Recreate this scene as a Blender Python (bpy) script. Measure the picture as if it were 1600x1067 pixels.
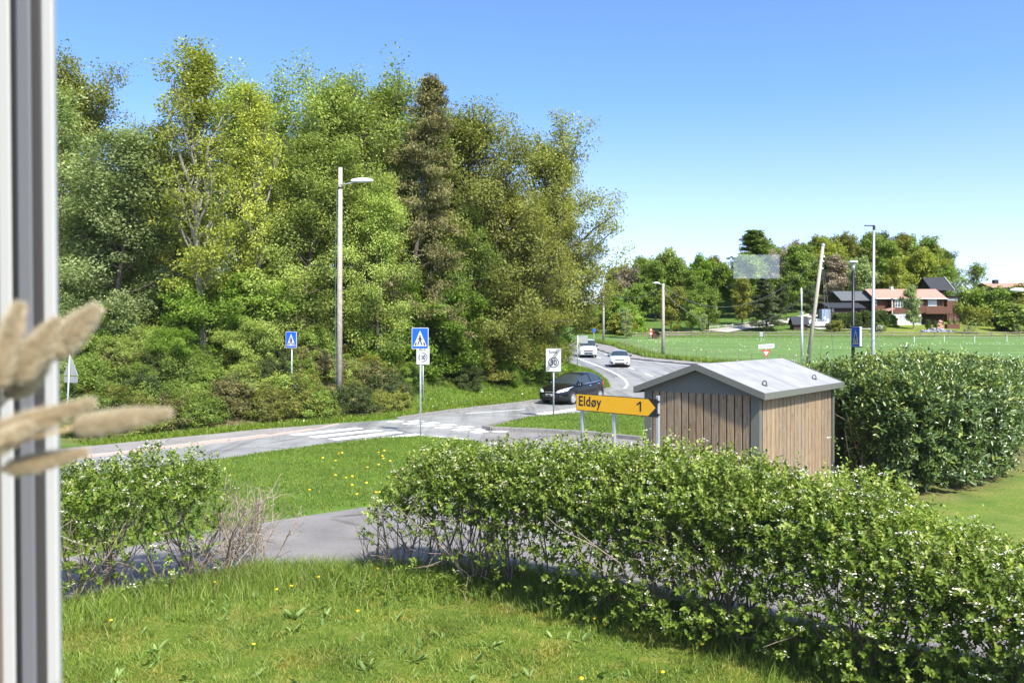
import bpy, bmesh, math, random
import numpy as np
from mathutils import Vector, Matrix
from mathutils.bvhtree import BVHTree
R = math.radians
random.seed(7); RNG = np.random.default_rng(7)
for o in list(bpy.data.objects): bpy.data.objects.remove(o)
SC = bpy.context.scene
COL = SC.collection

# ---------------------------------------------------------------- camera, world, sun, exposure
cam_d = bpy.data.cameras.new("camera"); CAM = bpy.data.objects.new("camera", cam_d); COL.objects.link(CAM)
CAM.location = (0, 0, 3.6); CAM.rotation_euler = (R(90), 0, 0)
cam_d.lens = 29.25; cam_d.sensor_width = 36; cam_d.shift_y = -18.5 / 1600
cam_d.clip_start = 0.05; cam_d.clip_end = 5000
cam_d.dof.use_dof = True; cam_d.dof.focus_distance = 22; cam_d.dof.aperture_fstop = 9.5
SC.camera = CAM

SUN_AZ = R(150)      # clockwise from the view direction (+Y)
SUN_EL = R(50)
w = bpy.data.worlds.new("World"); SC.world = w; w.use_nodes = True
nt = w.node_tree; nt.nodes.clear()
sky = nt.nodes.new("ShaderNodeTexSky"); sky.sky_type = 'NISHITA'; sky.sun_disc = False
sky.sun_elevation = SUN_EL; sky.sun_rotation = SUN_AZ
sky.air_density = 0.5; sky.dust_density = 1.4; sky.ozone_density = 6.0; sky.altitude = 50
bg = nt.nodes.new("ShaderNodeBackground"); bg.inputs[1].default_value = 0.13
wo = nt.nodes.new("ShaderNodeOutputWorld")
def wmix(fac, a, b, mode):
    x = nt.nodes.new("ShaderNodeMix"); x.data_type = 'RGBA'; x.blend_type = mode
    for s_, v_ in ((x.inputs[0], fac), (x.inputs[6], a), (x.inputs[7], b)):
        if isinstance(v_, (float, tuple)): s_.default_value = v_
        else: nt.links.new(v_, s_)
    return x.outputs[2]
# a paler, hazier band of air low over the horizon
tcw = nt.nodes.new("ShaderNodeTexCoord"); sep = nt.nodes.new("ShaderNodeSeparateXYZ"); nt.links.new(tcw.outputs['Generated'], sep.inputs[0])
mr = nt.nodes.new("ShaderNodeMapRange"); mr.inputs[1].default_value = 0.0; mr.inputs[2].default_value = .26; mr.inputs[3].default_value = .8; mr.inputs[4].default_value = 0.0
nt.links.new(sep.outputs[2], mr.inputs[0])
bw = nt.nodes.new("ShaderNodeRGBToBW"); nt.links.new(sky.outputs[0], bw.inputs[0])
hz_c = wmix(1.0, bw.outputs[0], (1.0, 1.08, 1.25, 1), 'MULTIPLY')
s1 = wmix(1.0, sky.outputs[0], (.84, .93, .98, 1), 'MULTIPLY')
s2 = wmix(mr.outputs[0], s1, hz_c, 'MIX')
nt.links.new(s2, bg.inputs[0]); nt.links.new(bg.outputs[0], wo.inputs[0])
sun_d = bpy.data.lights.new("sun", 'SUN'); sun_d.energy = 2.75; sun_d.angle = R(2.5); sun_d.color = (1.0, 0.955, 0.88)
SUN = bpy.data.objects.new("sun", sun_d); COL.objects.link(SUN)
sd = Vector((math.sin(SUN_AZ) * math.cos(SUN_EL), math.cos(SUN_AZ) * math.cos(SUN_EL), math.sin(SUN_EL)))
SUN.rotation_euler = sd.to_track_quat('Z', 'Y').to_euler()
SC.view_settings.view_transform = 'Standard'; SC.view_settings.look = 'None'
SC.view_settings.exposure = 1.92; SC.view_settings.gamma = 1.0
SC.cycles.max_bounces = 8; SC.cycles.transparent_max_bounces = 12
SC.cycles.diffuse_bounces = 3; SC.cycles.glossy_bounces = 3

# ---------------------------------------------------------------- helpers
F0, HZ, CZ = 1300.0, 515.0, 3.6
def P(px, py, Y):
    return Vector(((px - 800) / F0 * Y, Y, CZ - (py - HZ) / F0 * Y))
def tag(o, label=None, cat=None, group=None, kind=None):
    if label: o['label'] = label
    if cat: o['category'] = cat
    if group: o['group'] = group
    if kind: o['kind'] = kind
    return o
def thing(name, label, cat, loc=(0, 0, 0), rz=0, group=None):
    o = bpy.data.objects.new(name, None); COL.objects.link(o)
    o.location = loc; o.rotation_euler = (0, 0, rz); o.empty_display_size = .2
    return tag(o, label, cat, group)
def link_mesh(name, me, m=None, parent=None, smooth=False):
    o = bpy.data.objects.new(name, me); COL.objects.link(o)
    if m is not None:
        for mm in (m if isinstance(m, (list, tuple)) else [m]): me.materials.append(mm)
    if parent is not None: o.parent = parent
    if smooth: me.shade_smooth()
    return o
def np_mesh(name, V, F):
    V = np.asarray(V, dtype=np.float32); F = np.asarray(F, dtype=np.int32)
    me = bpy.data.meshes.new(name); k = F.shape[1]
    me.vertices.add(len(V)); me.vertices.foreach_set('co', V.ravel())
    me.loops.add(F.size); me.loops.foreach_set('vertex_index', F.ravel())
    me.polygons.add(len(F))
    me.polygons.foreach_set('loop_start', np.arange(0, F.size, k, dtype=np.int32))
    me.update(calc_edges=True); me.validate()
    return me
class MB:
    "collects simple solids into one mesh"
    def __init__(s): s.v = []; s.f = []; s.mi = []
    def add(s, vs, fs, mi=0):
        n = len(s.v); s.v += [tuple(v) for v in vs]
        s.f += [tuple(i + n for i in f) for f in fs]; s.mi += [mi] * len(fs); return s
    def box(s, c, d, rz=0, mi=0, M=None):
        x, y, z = d[0] / 2, d[1] / 2, d[2] / 2
        vs = [Vector((sx * x, sy * y, sz * z)) for sx in (-1, 1) for sy in (-1, 1) for sz in (-1, 1)]
        if M is None: M = Matrix.Rotation(rz, 3, 'Z')
        vs = [M @ v + Vector(c) for v in vs]
        return s.add(vs, [(0, 1, 3, 2), (4, 6, 7, 5), (0, 4, 5, 1), (2, 3, 7, 6), (0, 2, 6, 4), (1, 5, 7, 3)], mi)
    def box2(s, a, b, mi=0):
        a = Vector(a); b = Vector(b); return s.box((a + b) / 2, b - a, mi=mi)
    def tube(s, pts, rad, n=8, cap=True, mi=0):
        pts = [Vector(p) for p in pts]; rs = rad if isinstance(rad, (list, tuple)) else [rad] * len(pts)
        vs = []; fs = []
        for i, p in enumerate(pts):
            d = (pts[min(i + 1, len(pts) - 1)] - pts[max(i - 1, 0)]).normalized()
            a = d.cross(Vector((0, 0, 1)) if abs(d.z) < .9 else Vector((1, 0, 0))).normalized(); b = d.cross(a)
            for k in range(n):
                t = 2 * math.pi * k / n; vs.append(p + (a * math.cos(t) + b * math.sin(t)) * rs[i])
        for i in range(len(pts) - 1):
            for k in range(n): fs.append((i * n + k, i * n + (k + 1) % n, (i + 1) * n + (k + 1) % n, (i + 1) * n + k))
        if cap: fs.append(tuple(range(n))[::-1]); fs.append(tuple(range((len(pts) - 1) * n, len(pts) * n)))
        return s.add(vs, fs, mi)
    def prism(s, poly, o, ex, ey, en, th, mi=0):
        "poly in 2d, placed on plane (o; ex, ey), extruded by th along en"
        o = Vector(o); ex = Vector(ex); ey = Vector(ey); en = Vector(en); n = len(poly)
        vs = [o + ex * x + ey * y for x, y in poly] + [o + ex * x + ey * y + en * th for x, y in poly]
        fs = [tuple(range(n)), tuple(range(2 * n - 1, n - 1, -1))] + [(i, (i + 1) % n, (i + 1) % n + n, i + n) for i in range(n)]
        return s.add(vs, fs, mi)
    def lathe(s, prof, o=(0, 0, 0), axis='Z', n=20, mi=0):
        vs = []; fs = []; m = len(prof)
        for k in range(n):
            t = 2 * math.pi * k / n
            for r, h in prof:
                v = {'Z': (r * math.cos(t), r * math.sin(t), h), 'Y': (r * math.cos(t), h, r * math.sin(t)), 'X': (h, r * math.cos(t), r * math.sin(t))}[axis]
                vs.append(Vector(v) + Vector(o))
        for k in range(n):
            for j in range(m - 1):
                k2 = (k + 1) % n; fs.append((k * m + j, k2 * m + j, k2 * m + j + 1, k * m + j + 1))
        return s.add(vs, fs, mi)
    def build(s, name, m, parent=None, smooth=False, bevel=0):
        me = bpy.data.meshes.new(name); me.from_pydata([tuple(v) for v in s.v], [], s.f)
        me.polygons.foreach_set('material_index', s.mi)
        bm = bmesh.new(); bm.from_mesh(me); bmesh.ops.recalc_face_normals(bm, faces=bm.faces)
        bm.to_mesh(me); bm.free()
        o = link_mesh(name, me, m, parent, smooth)
        if bevel:
            b = o.modifiers.new('b', 'BEVEL'); b.width = bevel; b.segments = 2; b.limit_method = 'ANGLE'
        return o
def copy_tree(o, parent=None, name=None):
    c = o.copy(); COL.objects.link(c); c.parent = parent
    for ch in list(o.children): copy_tree(ch, c)
    return c
def circle(cx, cy, r, n=24, a0=0, a1=2 * math.pi):
    return [(cx + r * math.cos(a0 + (a1 - a0) * i / n), cy + r * math.sin(a0 + (a1 - a0) * i / n)) for i in range(n)]
def rrect(w_, h_, r, n=5):
    out = []
    for cx, cy, a in ((w_ / 2 - r, h_ / 2 - r, 0), (-w_ / 2 + r, h_ / 2 - r, 90), (-w_ / 2 + r, -h_ / 2 + r, 180), (w_ / 2 - r, -h_ / 2 + r, 270)):
        for i in range(n + 1):
            t = R(a + 90 * i / n); out.append((cx + r * math.cos(t), cy + r * math.sin(t)))
    return out

# ---------------------------------------------------------------- materials
def lerp3(a, b, t): return tuple(a[i] * (1 - t) + b[i] * t for i in range(3))
class NT:
    def __init__(s, name):
        s.m = bpy.data.materials.new(name); s.m.use_nodes = True; s.t = s.m.node_tree; s.t.nodes.clear()
        s.out = s.n('ShaderNodeOutputMaterial')
    def n(s, typ, **kw):
        x = s.t.nodes.new(typ)
        for k, v in kw.items():
            if k.startswith('i_'):
                x.inputs[k[2:].replace('_', ' ')].default_value = v
            else: setattr(x, k, v)
        return x
    def l(s, a, b): s.t.links.new(a, b)
    def rgb(s, c): x = s.n('ShaderNodeRGB'); x.outputs[0].default_value = (*c, 1); return x.outputs[0]
    def mix(s, f, a, b, mode='MIX'):
        x = s.n('ShaderNodeMix', data_type='RGBA', blend_type=mode)
        for sock, v in ((x.inputs[0], f), (x.inputs[6], a), (x.inputs[7], b)):
            if isinstance(v, (int, float)): sock.default_value = v
            elif isinstance(v, tuple): sock.default_value = (*v, 1)
            else: s.l(v, sock)
        return x.outputs[2]
    def math(s, op, a, b=0.0):
        x = s.n('ShaderNodeMath', operation=op)
        for sock, v in ((x.inputs[0], a), (x.inputs[1], b)):
            if isinstance(v, (int, float)): sock.default_value = v
            else: s.l(v, sock)
        return x.outputs[0]
    def noise(s, scale, detail=4, vec=None, rough=.55, dist=0.0):
        x = s.n('ShaderNodeTexNoise'); x.inputs['Scale'].default_value = scale; x.inputs['Detail'].default_value = detail
        x.inputs['Roughness'].default_value = rough; x.inputs['Distortion'].default_value = dist
        if vec is not None: s.l(vec, x.inputs['Vector'])
        return x.outputs[0]
    def ramp(s, f, stops):
        x = s.n('ShaderNodeValToRGB'); e = x.color_ramp.elements
        while len(e) < len(stops): e.new(.5)
        for i, (p, c) in enumerate(stops):
            e[i].position = p; e[i].color = (*c, 1) if isinstance(c, tuple) else (c, c, c, 1)
        s.l(f, x.inputs[0]); return x.outputs[0]
    def coord(s, kind='Object', scale=(1, 1, 1)):
        if kind == 'World': g = s.n('ShaderNodeNewGeometry').outputs['Position']
        else: g = s.n('ShaderNodeTexCoord').outputs[kind]
        mp = s.n('ShaderNodeMapping'); mp.inputs['Scale'].default_value = scale; s.l(g, mp.inputs[0]); return mp.outputs[0]
    def bsdf(s, col, rough=.6, metal=0, bump=None, bstr=.3, bdist=.02, spec=.5, **kw):
        b = s.n('ShaderNodeBsdfPrincipled')
        if isinstance(col, tuple): b.inputs['Base Color'].default_value = (*col, 1)
        else: s.l(col, b.inputs['Base Color'])
        if isinstance(rough, (int, float)): b.inputs['Roughness'].default_value = rough
        else: s.l(rough, b.inputs['Roughness'])
        b.inputs['Metallic'].default_value = metal; b.inputs['Specular IOR Level'].default_value = spec
        for k, v in kw.items(): b.inputs[k.replace('_', ' ')].default_value = v
        if bump is not None:
            bp = s.n('ShaderNodeBump'); bp.inputs['Strength'].default_value = bstr; bp.inputs['Distance'].default_value = bdist
            s.l(bump, bp.inputs['Height']); s.l(bp.outputs[0], b.inputs['Normal'])
        return b.outputs[0]
    def done(s, sh): s.l(sh, s.out.inputs[0]); return s.m
def mat(name, c, rough=.6, metal=0, var=.12, scale=6, bump=0, spec=.5, coat=0):
    t = NT(name); n = t.noise(scale, 5, t.coord('Object'))
    col = t.mix(n, tuple(max(0, x * (1 - var)) for x in c), tuple(min(1, x * (1 + var)) for x in c))
    return t.done(t.bsdf(col, rough, metal, n if bump else None, bump, .01, spec, Coat_Weight=coat))
def leaf_mat(name, c1, c2, c3=None, trans=.35, rough=.5, spec=.3, nscale=.35, objvar=.25, patch=None):
    t = NT(name); g = t.n('ShaderNodeNewGeometry'); c3 = c3 or lerp3(c1, c2, .5)
    col = t.ramp(g.outputs['Random Per Island'], [(0, c1), (.5, c3), (1, c2)])
    if patch: col = t.mix(t.ramp(t.noise(patch[1], 5, t.coord('World'), .6), [(.5, 0.0), (.66, .8)]), col, patch[0])
    n = t.noise(nscale, 3, t.coord('World'))
    f = t.ramp(n, [(.3, .78), (.7, 1.2)])
    col = t.mix(1.0, col, f, 'MULTIPLY')
    oi = t.n('ShaderNodeObjectInfo')
    f2 = t.ramp(oi.outputs['Random'], [(0, 1 - objvar), (1, 1 + objvar * .6)])
    col = t.mix(1.0, col, f2, 'MULTIPLY')
    b = t.bsdf(col, rough, spec=spec)
    tr = t.n('ShaderNodeBsdfTranslucent'); t.l(t.mix(1.0, col, (1.25, 1.3, .6), 'MULTIPLY'), tr.inputs[0])
    mx = t.n('ShaderNodeMixShader'); mx.inputs[0].default_value = trans; t.l(b, mx.inputs[1]); t.l(tr.outputs[0], mx.inputs[2])
    return t.done(mx.outputs[0])
def bark_mat(name, c1, c2, scale=3):
    t = NT(name); v = t.coord('Object', (scale, scale, scale * .35)); n = t.noise(2.5, 6, v, .65)
    col = t.ramp(n, [(.3, c1), (.7, c2)]); return t.done(t.bsdf(col, .9, bump=n, bstr=.6, bdist=.03, spec=.2))

M = {}
M['bark'] = bark_mat('bark_brown', (.05, .04, .03), (.17, .14, .11))
M['bark_pale'] = bark_mat('bark_pale', (.12, .1, .08), (.36, .33, .28))
M['twig'] = bark_mat('twig', (.16, .12, .09), (.34, .28, .22), 12)
M['twig_bare'] = bark_mat('twig_bare', (.22, .17, .13), (.42, .35, .28), 12)
M['galv'] = mat('galvanised_steel', (.5, .52, .53), .45, .55, .15, 9)
M['alu'] = mat('sign_back_grey', (.3, .31, .3), .5, .2, .1)
M['white'] = mat('white_paint', (.56, .56, .54), .5, 0, .06)
M['sign_white'] = mat('sign_white', (.48, .48, .48), .4, 0, .03)
M['sign_blue'] = mat('sign_blue', (.005, .09, .55), .4, 0, .05)
M['sign_black'] = mat('sign_black', (.012, .012, .014), .45, 0, .1)
M['sign_grey'] = mat('sign_dark_grey', (.02, .022, .03), .45, 0, .1)
M['sign_yellow'] = mat('sign_yellow', (.85, .42, .008), .45, 0, .05)
M['sign_red'] = mat('sign_red', (.5, .008, .012), .4, 0, .05)
M['black_metal'] = mat('black_metal', (.012, .013, .014), .4, .3)
M['pole_wood'] = bark_mat('weathered_pole_wood', (.26, .22, .18), (.46, .4, .34), 6)
M['lamp_white'] = mat('lamp_housing_pale', (.68, .7, .72), .35)
M['glass_dark'] = mat('dark_window_glass', (.02, .025, .03), .06, 0, .1, spec=.8)
GLASS = True
# ---------------------------------------------------------------- plan of roads (metres, camera at the origin looking +Y)
def sstep(a, b, x): t = np.clip((x - a) / (b - a), 0, 1); return t * t * (3 - 2 * t)
FAR_EDGE = [(-46, -8), (-30, 8), (-12.8, 25.3), (-9.05, 29.4), (-6.6, 32.0), (-4.6, 33.4), (-2.8, 36.3), (0, 40), (1.4, 41.8), (3.5, 45), (5.2, 48.5),
            (6.07, 50.9), (6.6, 57), (6.7, 63), (6.56, 68.8), (5.6, 76), (4.8, 84), (3.6, 96), (1.5, 112), (-3, 130), (-12, 150), (-40, 190)]
KERB_SIDE = [(-30, 5), (-11.9, 23.5), (-8.5, 27.7), (-7.2, 29.9), (-6.6, 32.0)]
RIGHT_KERB = [(-34, 196), (-6, 152), (2.5, 134), (8.0, 120), (10.4, 109), (11.3, 96), (12.3, 87), (14, 82.3), (16.8, 75.6), (22, 68), (32, 58), (60, 44), (110, 30)]
ISL_TOP = [(-.94, 30.4), (.66, 34.2), (3.7, 36.4), (5.9, 36.9), (8.5, 38.4), (13, 41), (22, 43), (38, 40), (60, 33), (110, 20)]
ISL_LOW = [(-.94, 29.9), (2.86, 28.3), (4.3, 27), (6.5, 25.6), (8.3, 23.5), (8.6, 21)]
STRIP_TOP = [(-1.1, 26.7), (-2.1, 27.4), (-3.1, 27.9), (-4.26, 27.6), (-5.66, 26.2), (-7.4, 24.0), (-8.1, 22.9), (-20, 9.5), (-36, -8)]
PATH_FAR = [(-30, -6), (-20, 2), (-12, 8.6), (-6.4, 13.8), (-4.4, 15.8), (-2.78, 17.1), (-1.6, 19.2), (-.8, 22), (-.6, 25), (-1.1, 26.7)]
PATH_NEAR = [(-28, -12), (-20, -4.5), (-9, 7.4), (-5.5, 10.9), (-3.6, 12.45), (-2, 12.6), (0, 12.3), (1.8, 11.2), (4, 9.3), (6.5, 7.6), (10, 5.2), (16, 2)]
YARD_R = [(16, 4), (10, 7), (7.6, 8.8), (6.9, 11), (7.2, 14), (8.1, 17.6), (8.6, 21)]
ROAD = KERB_SIDE[:-1] + FAR_EDGE[4:] + RIGHT_KERB + ISL_TOP[::-1] + [(-.94, 29.9)] + STRIP_TOP
YARD = PATH_FAR[::-1] + PATH_NEAR + YARD_R + ISL_LOW[::-1]
SIDEWALK = [(-46, -8), (-30, 8), (-12.8, 25.3), (-9.05, 29.4), (-6.6, 32.0), (-7.2, 29.9), (-8.5, 27.7), (-11.9, 23.5), (-30, 5), (-44, -9)]
RW_OUT = [(-30, 200), (-2, 154), (6, 137), (11.5, 122), (13.4, 110), (13.5, 97), (14.2, 88.5), (15.8, 84.2), (18.6, 77.5), (23.5, 70), (33.5, 60), (61, 46), (110, 33)]
def seg_dist(X, Y, pl):
    d = np.full(np.shape(X), 1e9)
    for (x0, y0), (x1, y1) in zip(pl[:-1], pl[1:]):
        vx, vy = x1 - x0, y1 - y0; L = vx * vx + vy * vy + 1e-9
        t = np.clip(((X - x0) * vx + (Y - y0) * vy) / L, 0, 1)
        d = np.minimum(d, np.hypot(X - x0 - t * vx, Y - y0 - t * vy))
    return d
def inside(X, Y, pl):
    r = np.zeros(np.shape(X), bool); n = len(pl)
    for i in range(n):
        x0, y0 = pl[i]; x1, y1 = pl[(i + 1) % n]
        c = ((y0 > Y) != (y1 > Y))
        xi = (x1 - x0) * (Y - y0) / ((y1 - y0) if y1 != y0 else 1e-9) + x0
        r ^= c & (X < xi)
    return r
def sdf(X, Y, pl): d = seg_dist(X, Y, pl + [pl[0]]); return np.where(inside(X, Y, pl), -d, d)
LEFTLAND = FAR_EDGE + [(-400, 190), (-400, -8)]
def Hf(X, Y):
    X = np.asarray(X, float); Y = np.asarray(Y, float)
    a = X / np.maximum(Y, 1)
    kn = [0, 55, 73, 90, 119, 130]; kz = [0, 0, .3, .6, 1.6, 2.3]
    zc = np.interp(Y, kn + [150, 175, 200, 240, 300, 500], kz + [4.2, 6.0, 8.2, 11, 12, 12])
    zh = np.interp(Y, kn + [150, 175, 200, 240, 300, 500], kz + [4.4, 7.6, 13, 20, 23, 23])
    zr = np.interp(Y, kn + [150, 175, 200, 240, 300, 500], kz + [4.1, 4.9, 5.3, 6, 6.5, 7])
    wh = sstep(.2, .33, a) * (1 - sstep(.5, .58, a)); wr = sstep(.5, .6, a); wl = 1 - sstep(-.1, .05, a)
    z = zc * (1 - wh - wr) + zh * wh + zr * wr
    z = z * (1 - wl * .6)
    dl = seg_dist(X, Y, FAR_EDGE); il = inside(X, Y, LEFTLAND)
    w1 = 1 - .45 * sstep(-6, 2, X)
    rise = sstep(1.2, 6, dl) * 1.5 * w1 + np.clip(dl - 4, 0, 40) * .035
    rise = rise * (1 - sstep(60, 90, Y))
    z = z + np.where(il, rise, 0)
    # gentle unevenness away from asphalt
    z = z + np.where(il, sstep(1, 5, dl), 0) * .18 * (np.sin(X * 1.3 + Y * .7) * np.sin(Y * 1.1 - X * .5))
    return z
def H1(x, y): return float(Hf(np.array([x]), np.array([y]))[0])
ASPH = None
def asph_sd(X, Y):
    return np.minimum(np.minimum(sdf(X, Y, ROAD), sdf(X, Y, YARD)), np.minimum(sdf(X, Y, SIDEWALK), sdf(X, Y, RIGHT_KERB + RW_OUT[::-1])))

# materials for the ground
def ground_mat():
    t = NT('grass_ground'); v = t.coord('World')
    n1 = t.noise(.9, 6, v, .6); n2 = t.noise(14, 4, v); n3 = t.noise(.25, 3, v)
    g = t.ramp(n1, [(.3, (.05, .1, .018)), (.5, (.085, .145, .024)), (.72, (.14, .185, .035))])
    g = t.mix(t.ramp(n2, [(.35, 0.0), (.7, .55)]), g, (.05, .085, .012))
    def att(nm): x = t.n('ShaderNodeAttribute'); x.attribute_name = nm; return x.outputs['Fac']
    fld = t.ramp(t.noise(.18, 5, v, .65), [(.3, (.07, .135, .03)), (.55, (.1, .17, .042)), (.75, (.14, .19, .06))])
    fld = t.mix(t.ramp(t.noise(3.2, 5, v, .7), [(.4, 0.0), (.62, .45)]), fld, (.17, .24, .09))
    fld = t.mix(1.0, fld, t.ramp(t.noise(.9, 4, t.coord('World', (.06, .9, 1))), [(.35, .82), (.65, 1.12)]), 'MULTIPLY')
    g = t.mix(att('near'), g, t.ramp(t.noise(2.5, 6, v, .7), [(.3, (.06, .1, .012)), (.5, (.09, .13, .014)), (.62, (.15, .16, .03)), (.78, (.19, .16, .06))]))
    g = t.mix(att('field'), g, fld)
    dry = t.ramp(t.noise(1.2, 5, v, .65), [(.3, (.075, .14, .016)), (.52, (.17, .2, .03)), (.68, (.28, .24, .06)), (.8, (.3, .22, .1))])
    g = t.mix(att('dry'), g, dry)
    so = t.ramp(t.noise(2.2, 7, v, .7), [(.3, (.05, .035, .02)), (.5, (.14, .095, .055)), (.75, (.24, .17, .11))])
    sn = t.math('MULTIPLY', att('soil'), t.ramp(t.noise(.8, 5, v), [(.35, .35), (.6, 1.0)]))
    g = t.mix(sn, g, so)
    return t.done(t.bsdf(g, .95, bump=n2, bstr=.7, bdist=.05, spec=.15))
def asphalt_mat(name, c, crack=1.0, patch=.25, track=None):
    t = NT(name); v = t.coord('World')
    f = t.noise(55, 3, v, .7); m_ = t.noise(1.1, 6, v, .6); b = t.noise(.22, 4, v)
    col = t.mix(t.ramp(f, [(.25, 0.0), (.75, 1.0)]), tuple(x * .62 for x in c), tuple(x * 1.3 for x in c))
    col = t.mix(1.0, col, t.ramp(m_, [(.3, 1 - patch), (.7, 1 + patch * .4)]), 'MULTIPLY')
    col = t.mix(1.0, col, t.ramp(b, [(.35, .86), (.65, 1.08)]), 'MULTIPLY')
    if track:
        mp = t.coord('World'); rot = t.n('ShaderNodeMapping'); rot.inputs['Rotation'].default_value = (0, 0, R(track)); rot.inputs['Scale'].default_value = (1.0, .04, 1)
        t.l(mp, rot.inputs[0]); n4 = t.noise(1.3, 5, rot.outputs[0], .6)
        col = t.mix(1.0, col, t.ramp(n4, [(.38, .68), (.52, 1.02)]), 'MULTIPLY')
    vo = t.n('ShaderNodeTexVoronoi', feature='DISTANCE_TO_EDGE'); vo.inputs['Scale'].default_value = .35
    dv = t.mix(.35, v, t.n('ShaderNodeTexNoise').outputs[1]); t.l(dv, vo.inputs['Vector'])
    cr = t.ramp(vo.outputs[0], [(0.004, 1.0), (.012, 0.0)])
    cm = t.math('MULTIPLY', cr, t.ramp(t.noise(.5, 3, v), [(.5, 0.0), (.6, .7 * crack)]))
    col = t.mix(cm, col, tuple(x * .3 for x in c))
    return t.done(t.bsdf(col, .85, bump=f, bstr=.35, bdist=.006, spec=.3))
def paint_mat():
    t = NT('road_paint'); v = t.coord('World'); n = t.noise(9, 6, v, .75); n2 = t.noise(60, 2, v)
    k = t.math('ADD', t.math('MULTIPLY', n, .8), t.math('MULTIPLY', n2, .2))
    col = t.mix(t.ramp(k, [(.30, .8), (.40, 0.0)]), (.72, .72, .71), (.3, .295, .29))
    return t.done(t.bsdf(col, .7, spec=.3))
M['ground'] = ground_mat()
M['asphalt'] = asphalt_mat('asphalt_light_grey', (.262, .258, .25), 1.3, .25, 42)
M['yard'] = asphalt_mat('asphalt_pinkish', (.215, .198, .188), 1.0, .25)
M['walk'] = asphalt_mat('asphalt_pavement', (.26, .235, .22), .7, .2)
M['paint'] = paint_mat()
M['kerb_pink'] = mat('granite_kerb_pink', (.4, .29, .25), .8, 0, .3, 14, .3)
M['kerb_grey'] = mat('granite_kerb_grey', (.2, .185, .17), .85, 0, .45, 7, .4)

def axis(segs):
    out = []
    for a, b, st in segs: out += list(np.arange(a, b, st))
    return np.array(out + [segs[-1][1]])
def grow(a, b, s0, k=1.18):
    out = [a]; s = s0
    while out[-1] < b: out.append(out[-1] + s); s *= k
    return out
xs = np.array([-x for x in grow(24, 1500, .4)][::-1][:-1] + list(np.arange(-24, 20, .22)) + list(np.arange(20, 40, .5)) + list(grow(40, 110, 1.0, 1.0)) + list(grow(112, 1500, 2)))
ys = np.array([-y for y in grow(-1, 1200, .8)][::-1][:-1] + list(np.arange(1, 54, .22)) + list(np.arange(54, 100, .5)) + list(grow(100, 260, 1.2, 1.0)) + list(grow(263, 2500, 3)))
GX, GY = np.meshgrid(xs, ys)
sdA = asph_sd(GX, GY)
GZ = Hf(GX, GY)
GZ = GZ + np.clip(sdA * .45, -.09, .05) + np.where(sdA > .3, .012 * np.sin(GX * 7.1 + 1) * np.sin(GY * 6.3), 0)
nx, ny = len(xs), len(ys)
idx = np.arange(nx * ny).reshape(ny, nx)
Fq = np.stack([idx[:-1, :-1], idx[:-1, 1:], idx[1:, 1:], idx[1:, :-1]], -1).reshape(-1, 4)
me = np_mesh('ground', np.stack([GX, GY, GZ], -1).reshape(-1, 3), Fq)
def vattr(me, nm, arr):
    a = me.attributes.new(nm, 'FLOAT', 'POINT'); a.data.foreach_set('value', np.asarray(arr, np.float32).ravel())
dlf = seg_dist(GX, GY, FAR_EDGE); ilf = inside(GX, GY, LEFTLAND)
soil = np.where(ilf, sstep(.8, 2.0, dlf), 0) * (1 - .0 * GX)
soil = np.maximum(soil, np.where(ilf & (GX > -2), sstep(3.2, 5, dlf) - sstep(1.4, 2.6, dlf), 0) * 0)
soil = np.where(ilf & (GX > -5), sstep(3.0, 5.0, dlf), soil)
soil = np.maximum(soil, np.exp(-(seg_dist(GX, GY, [(8.6, 17.8), (10.6, 19.2), (11.6, 20.6), (15.5, 24.6), (22, 31)]) / .7) ** 2) * .8)
hw_ = sstep(.2, .33, GX / np.maximum(GY, 1)) * sstep(165, 185, GY)
soil = soil * .95; soil = np.maximum(soil, hw_ * .5)
field = sstep(66, 70, GY - 0 * GX) * (1 - sstep(128, 133, GY)) * (GX > 8)
dry = np.maximum(sstep(132, 136, GY) * (1 - sstep(160, 170, GY)) * sstep(.4, .46, GX / np.maximum(GY, 1)) * .75,
                 np.maximum((GX > 7) & (GY < 40) & (GY > 3), 0) * .45)
dry = np.maximum(dry, 0)
near = ((GY < 14) & (GY > 2) & (GX > -12) & (GX < 8)) * 1.0
for nm, arr in (('near', near), ('soil', soil), ('field', field), ('dry', dry)): vattr(me, nm, arr)
g = link_mesh('ground', me, M['ground'], smooth=True); tag(g, kind='structure')

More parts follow.
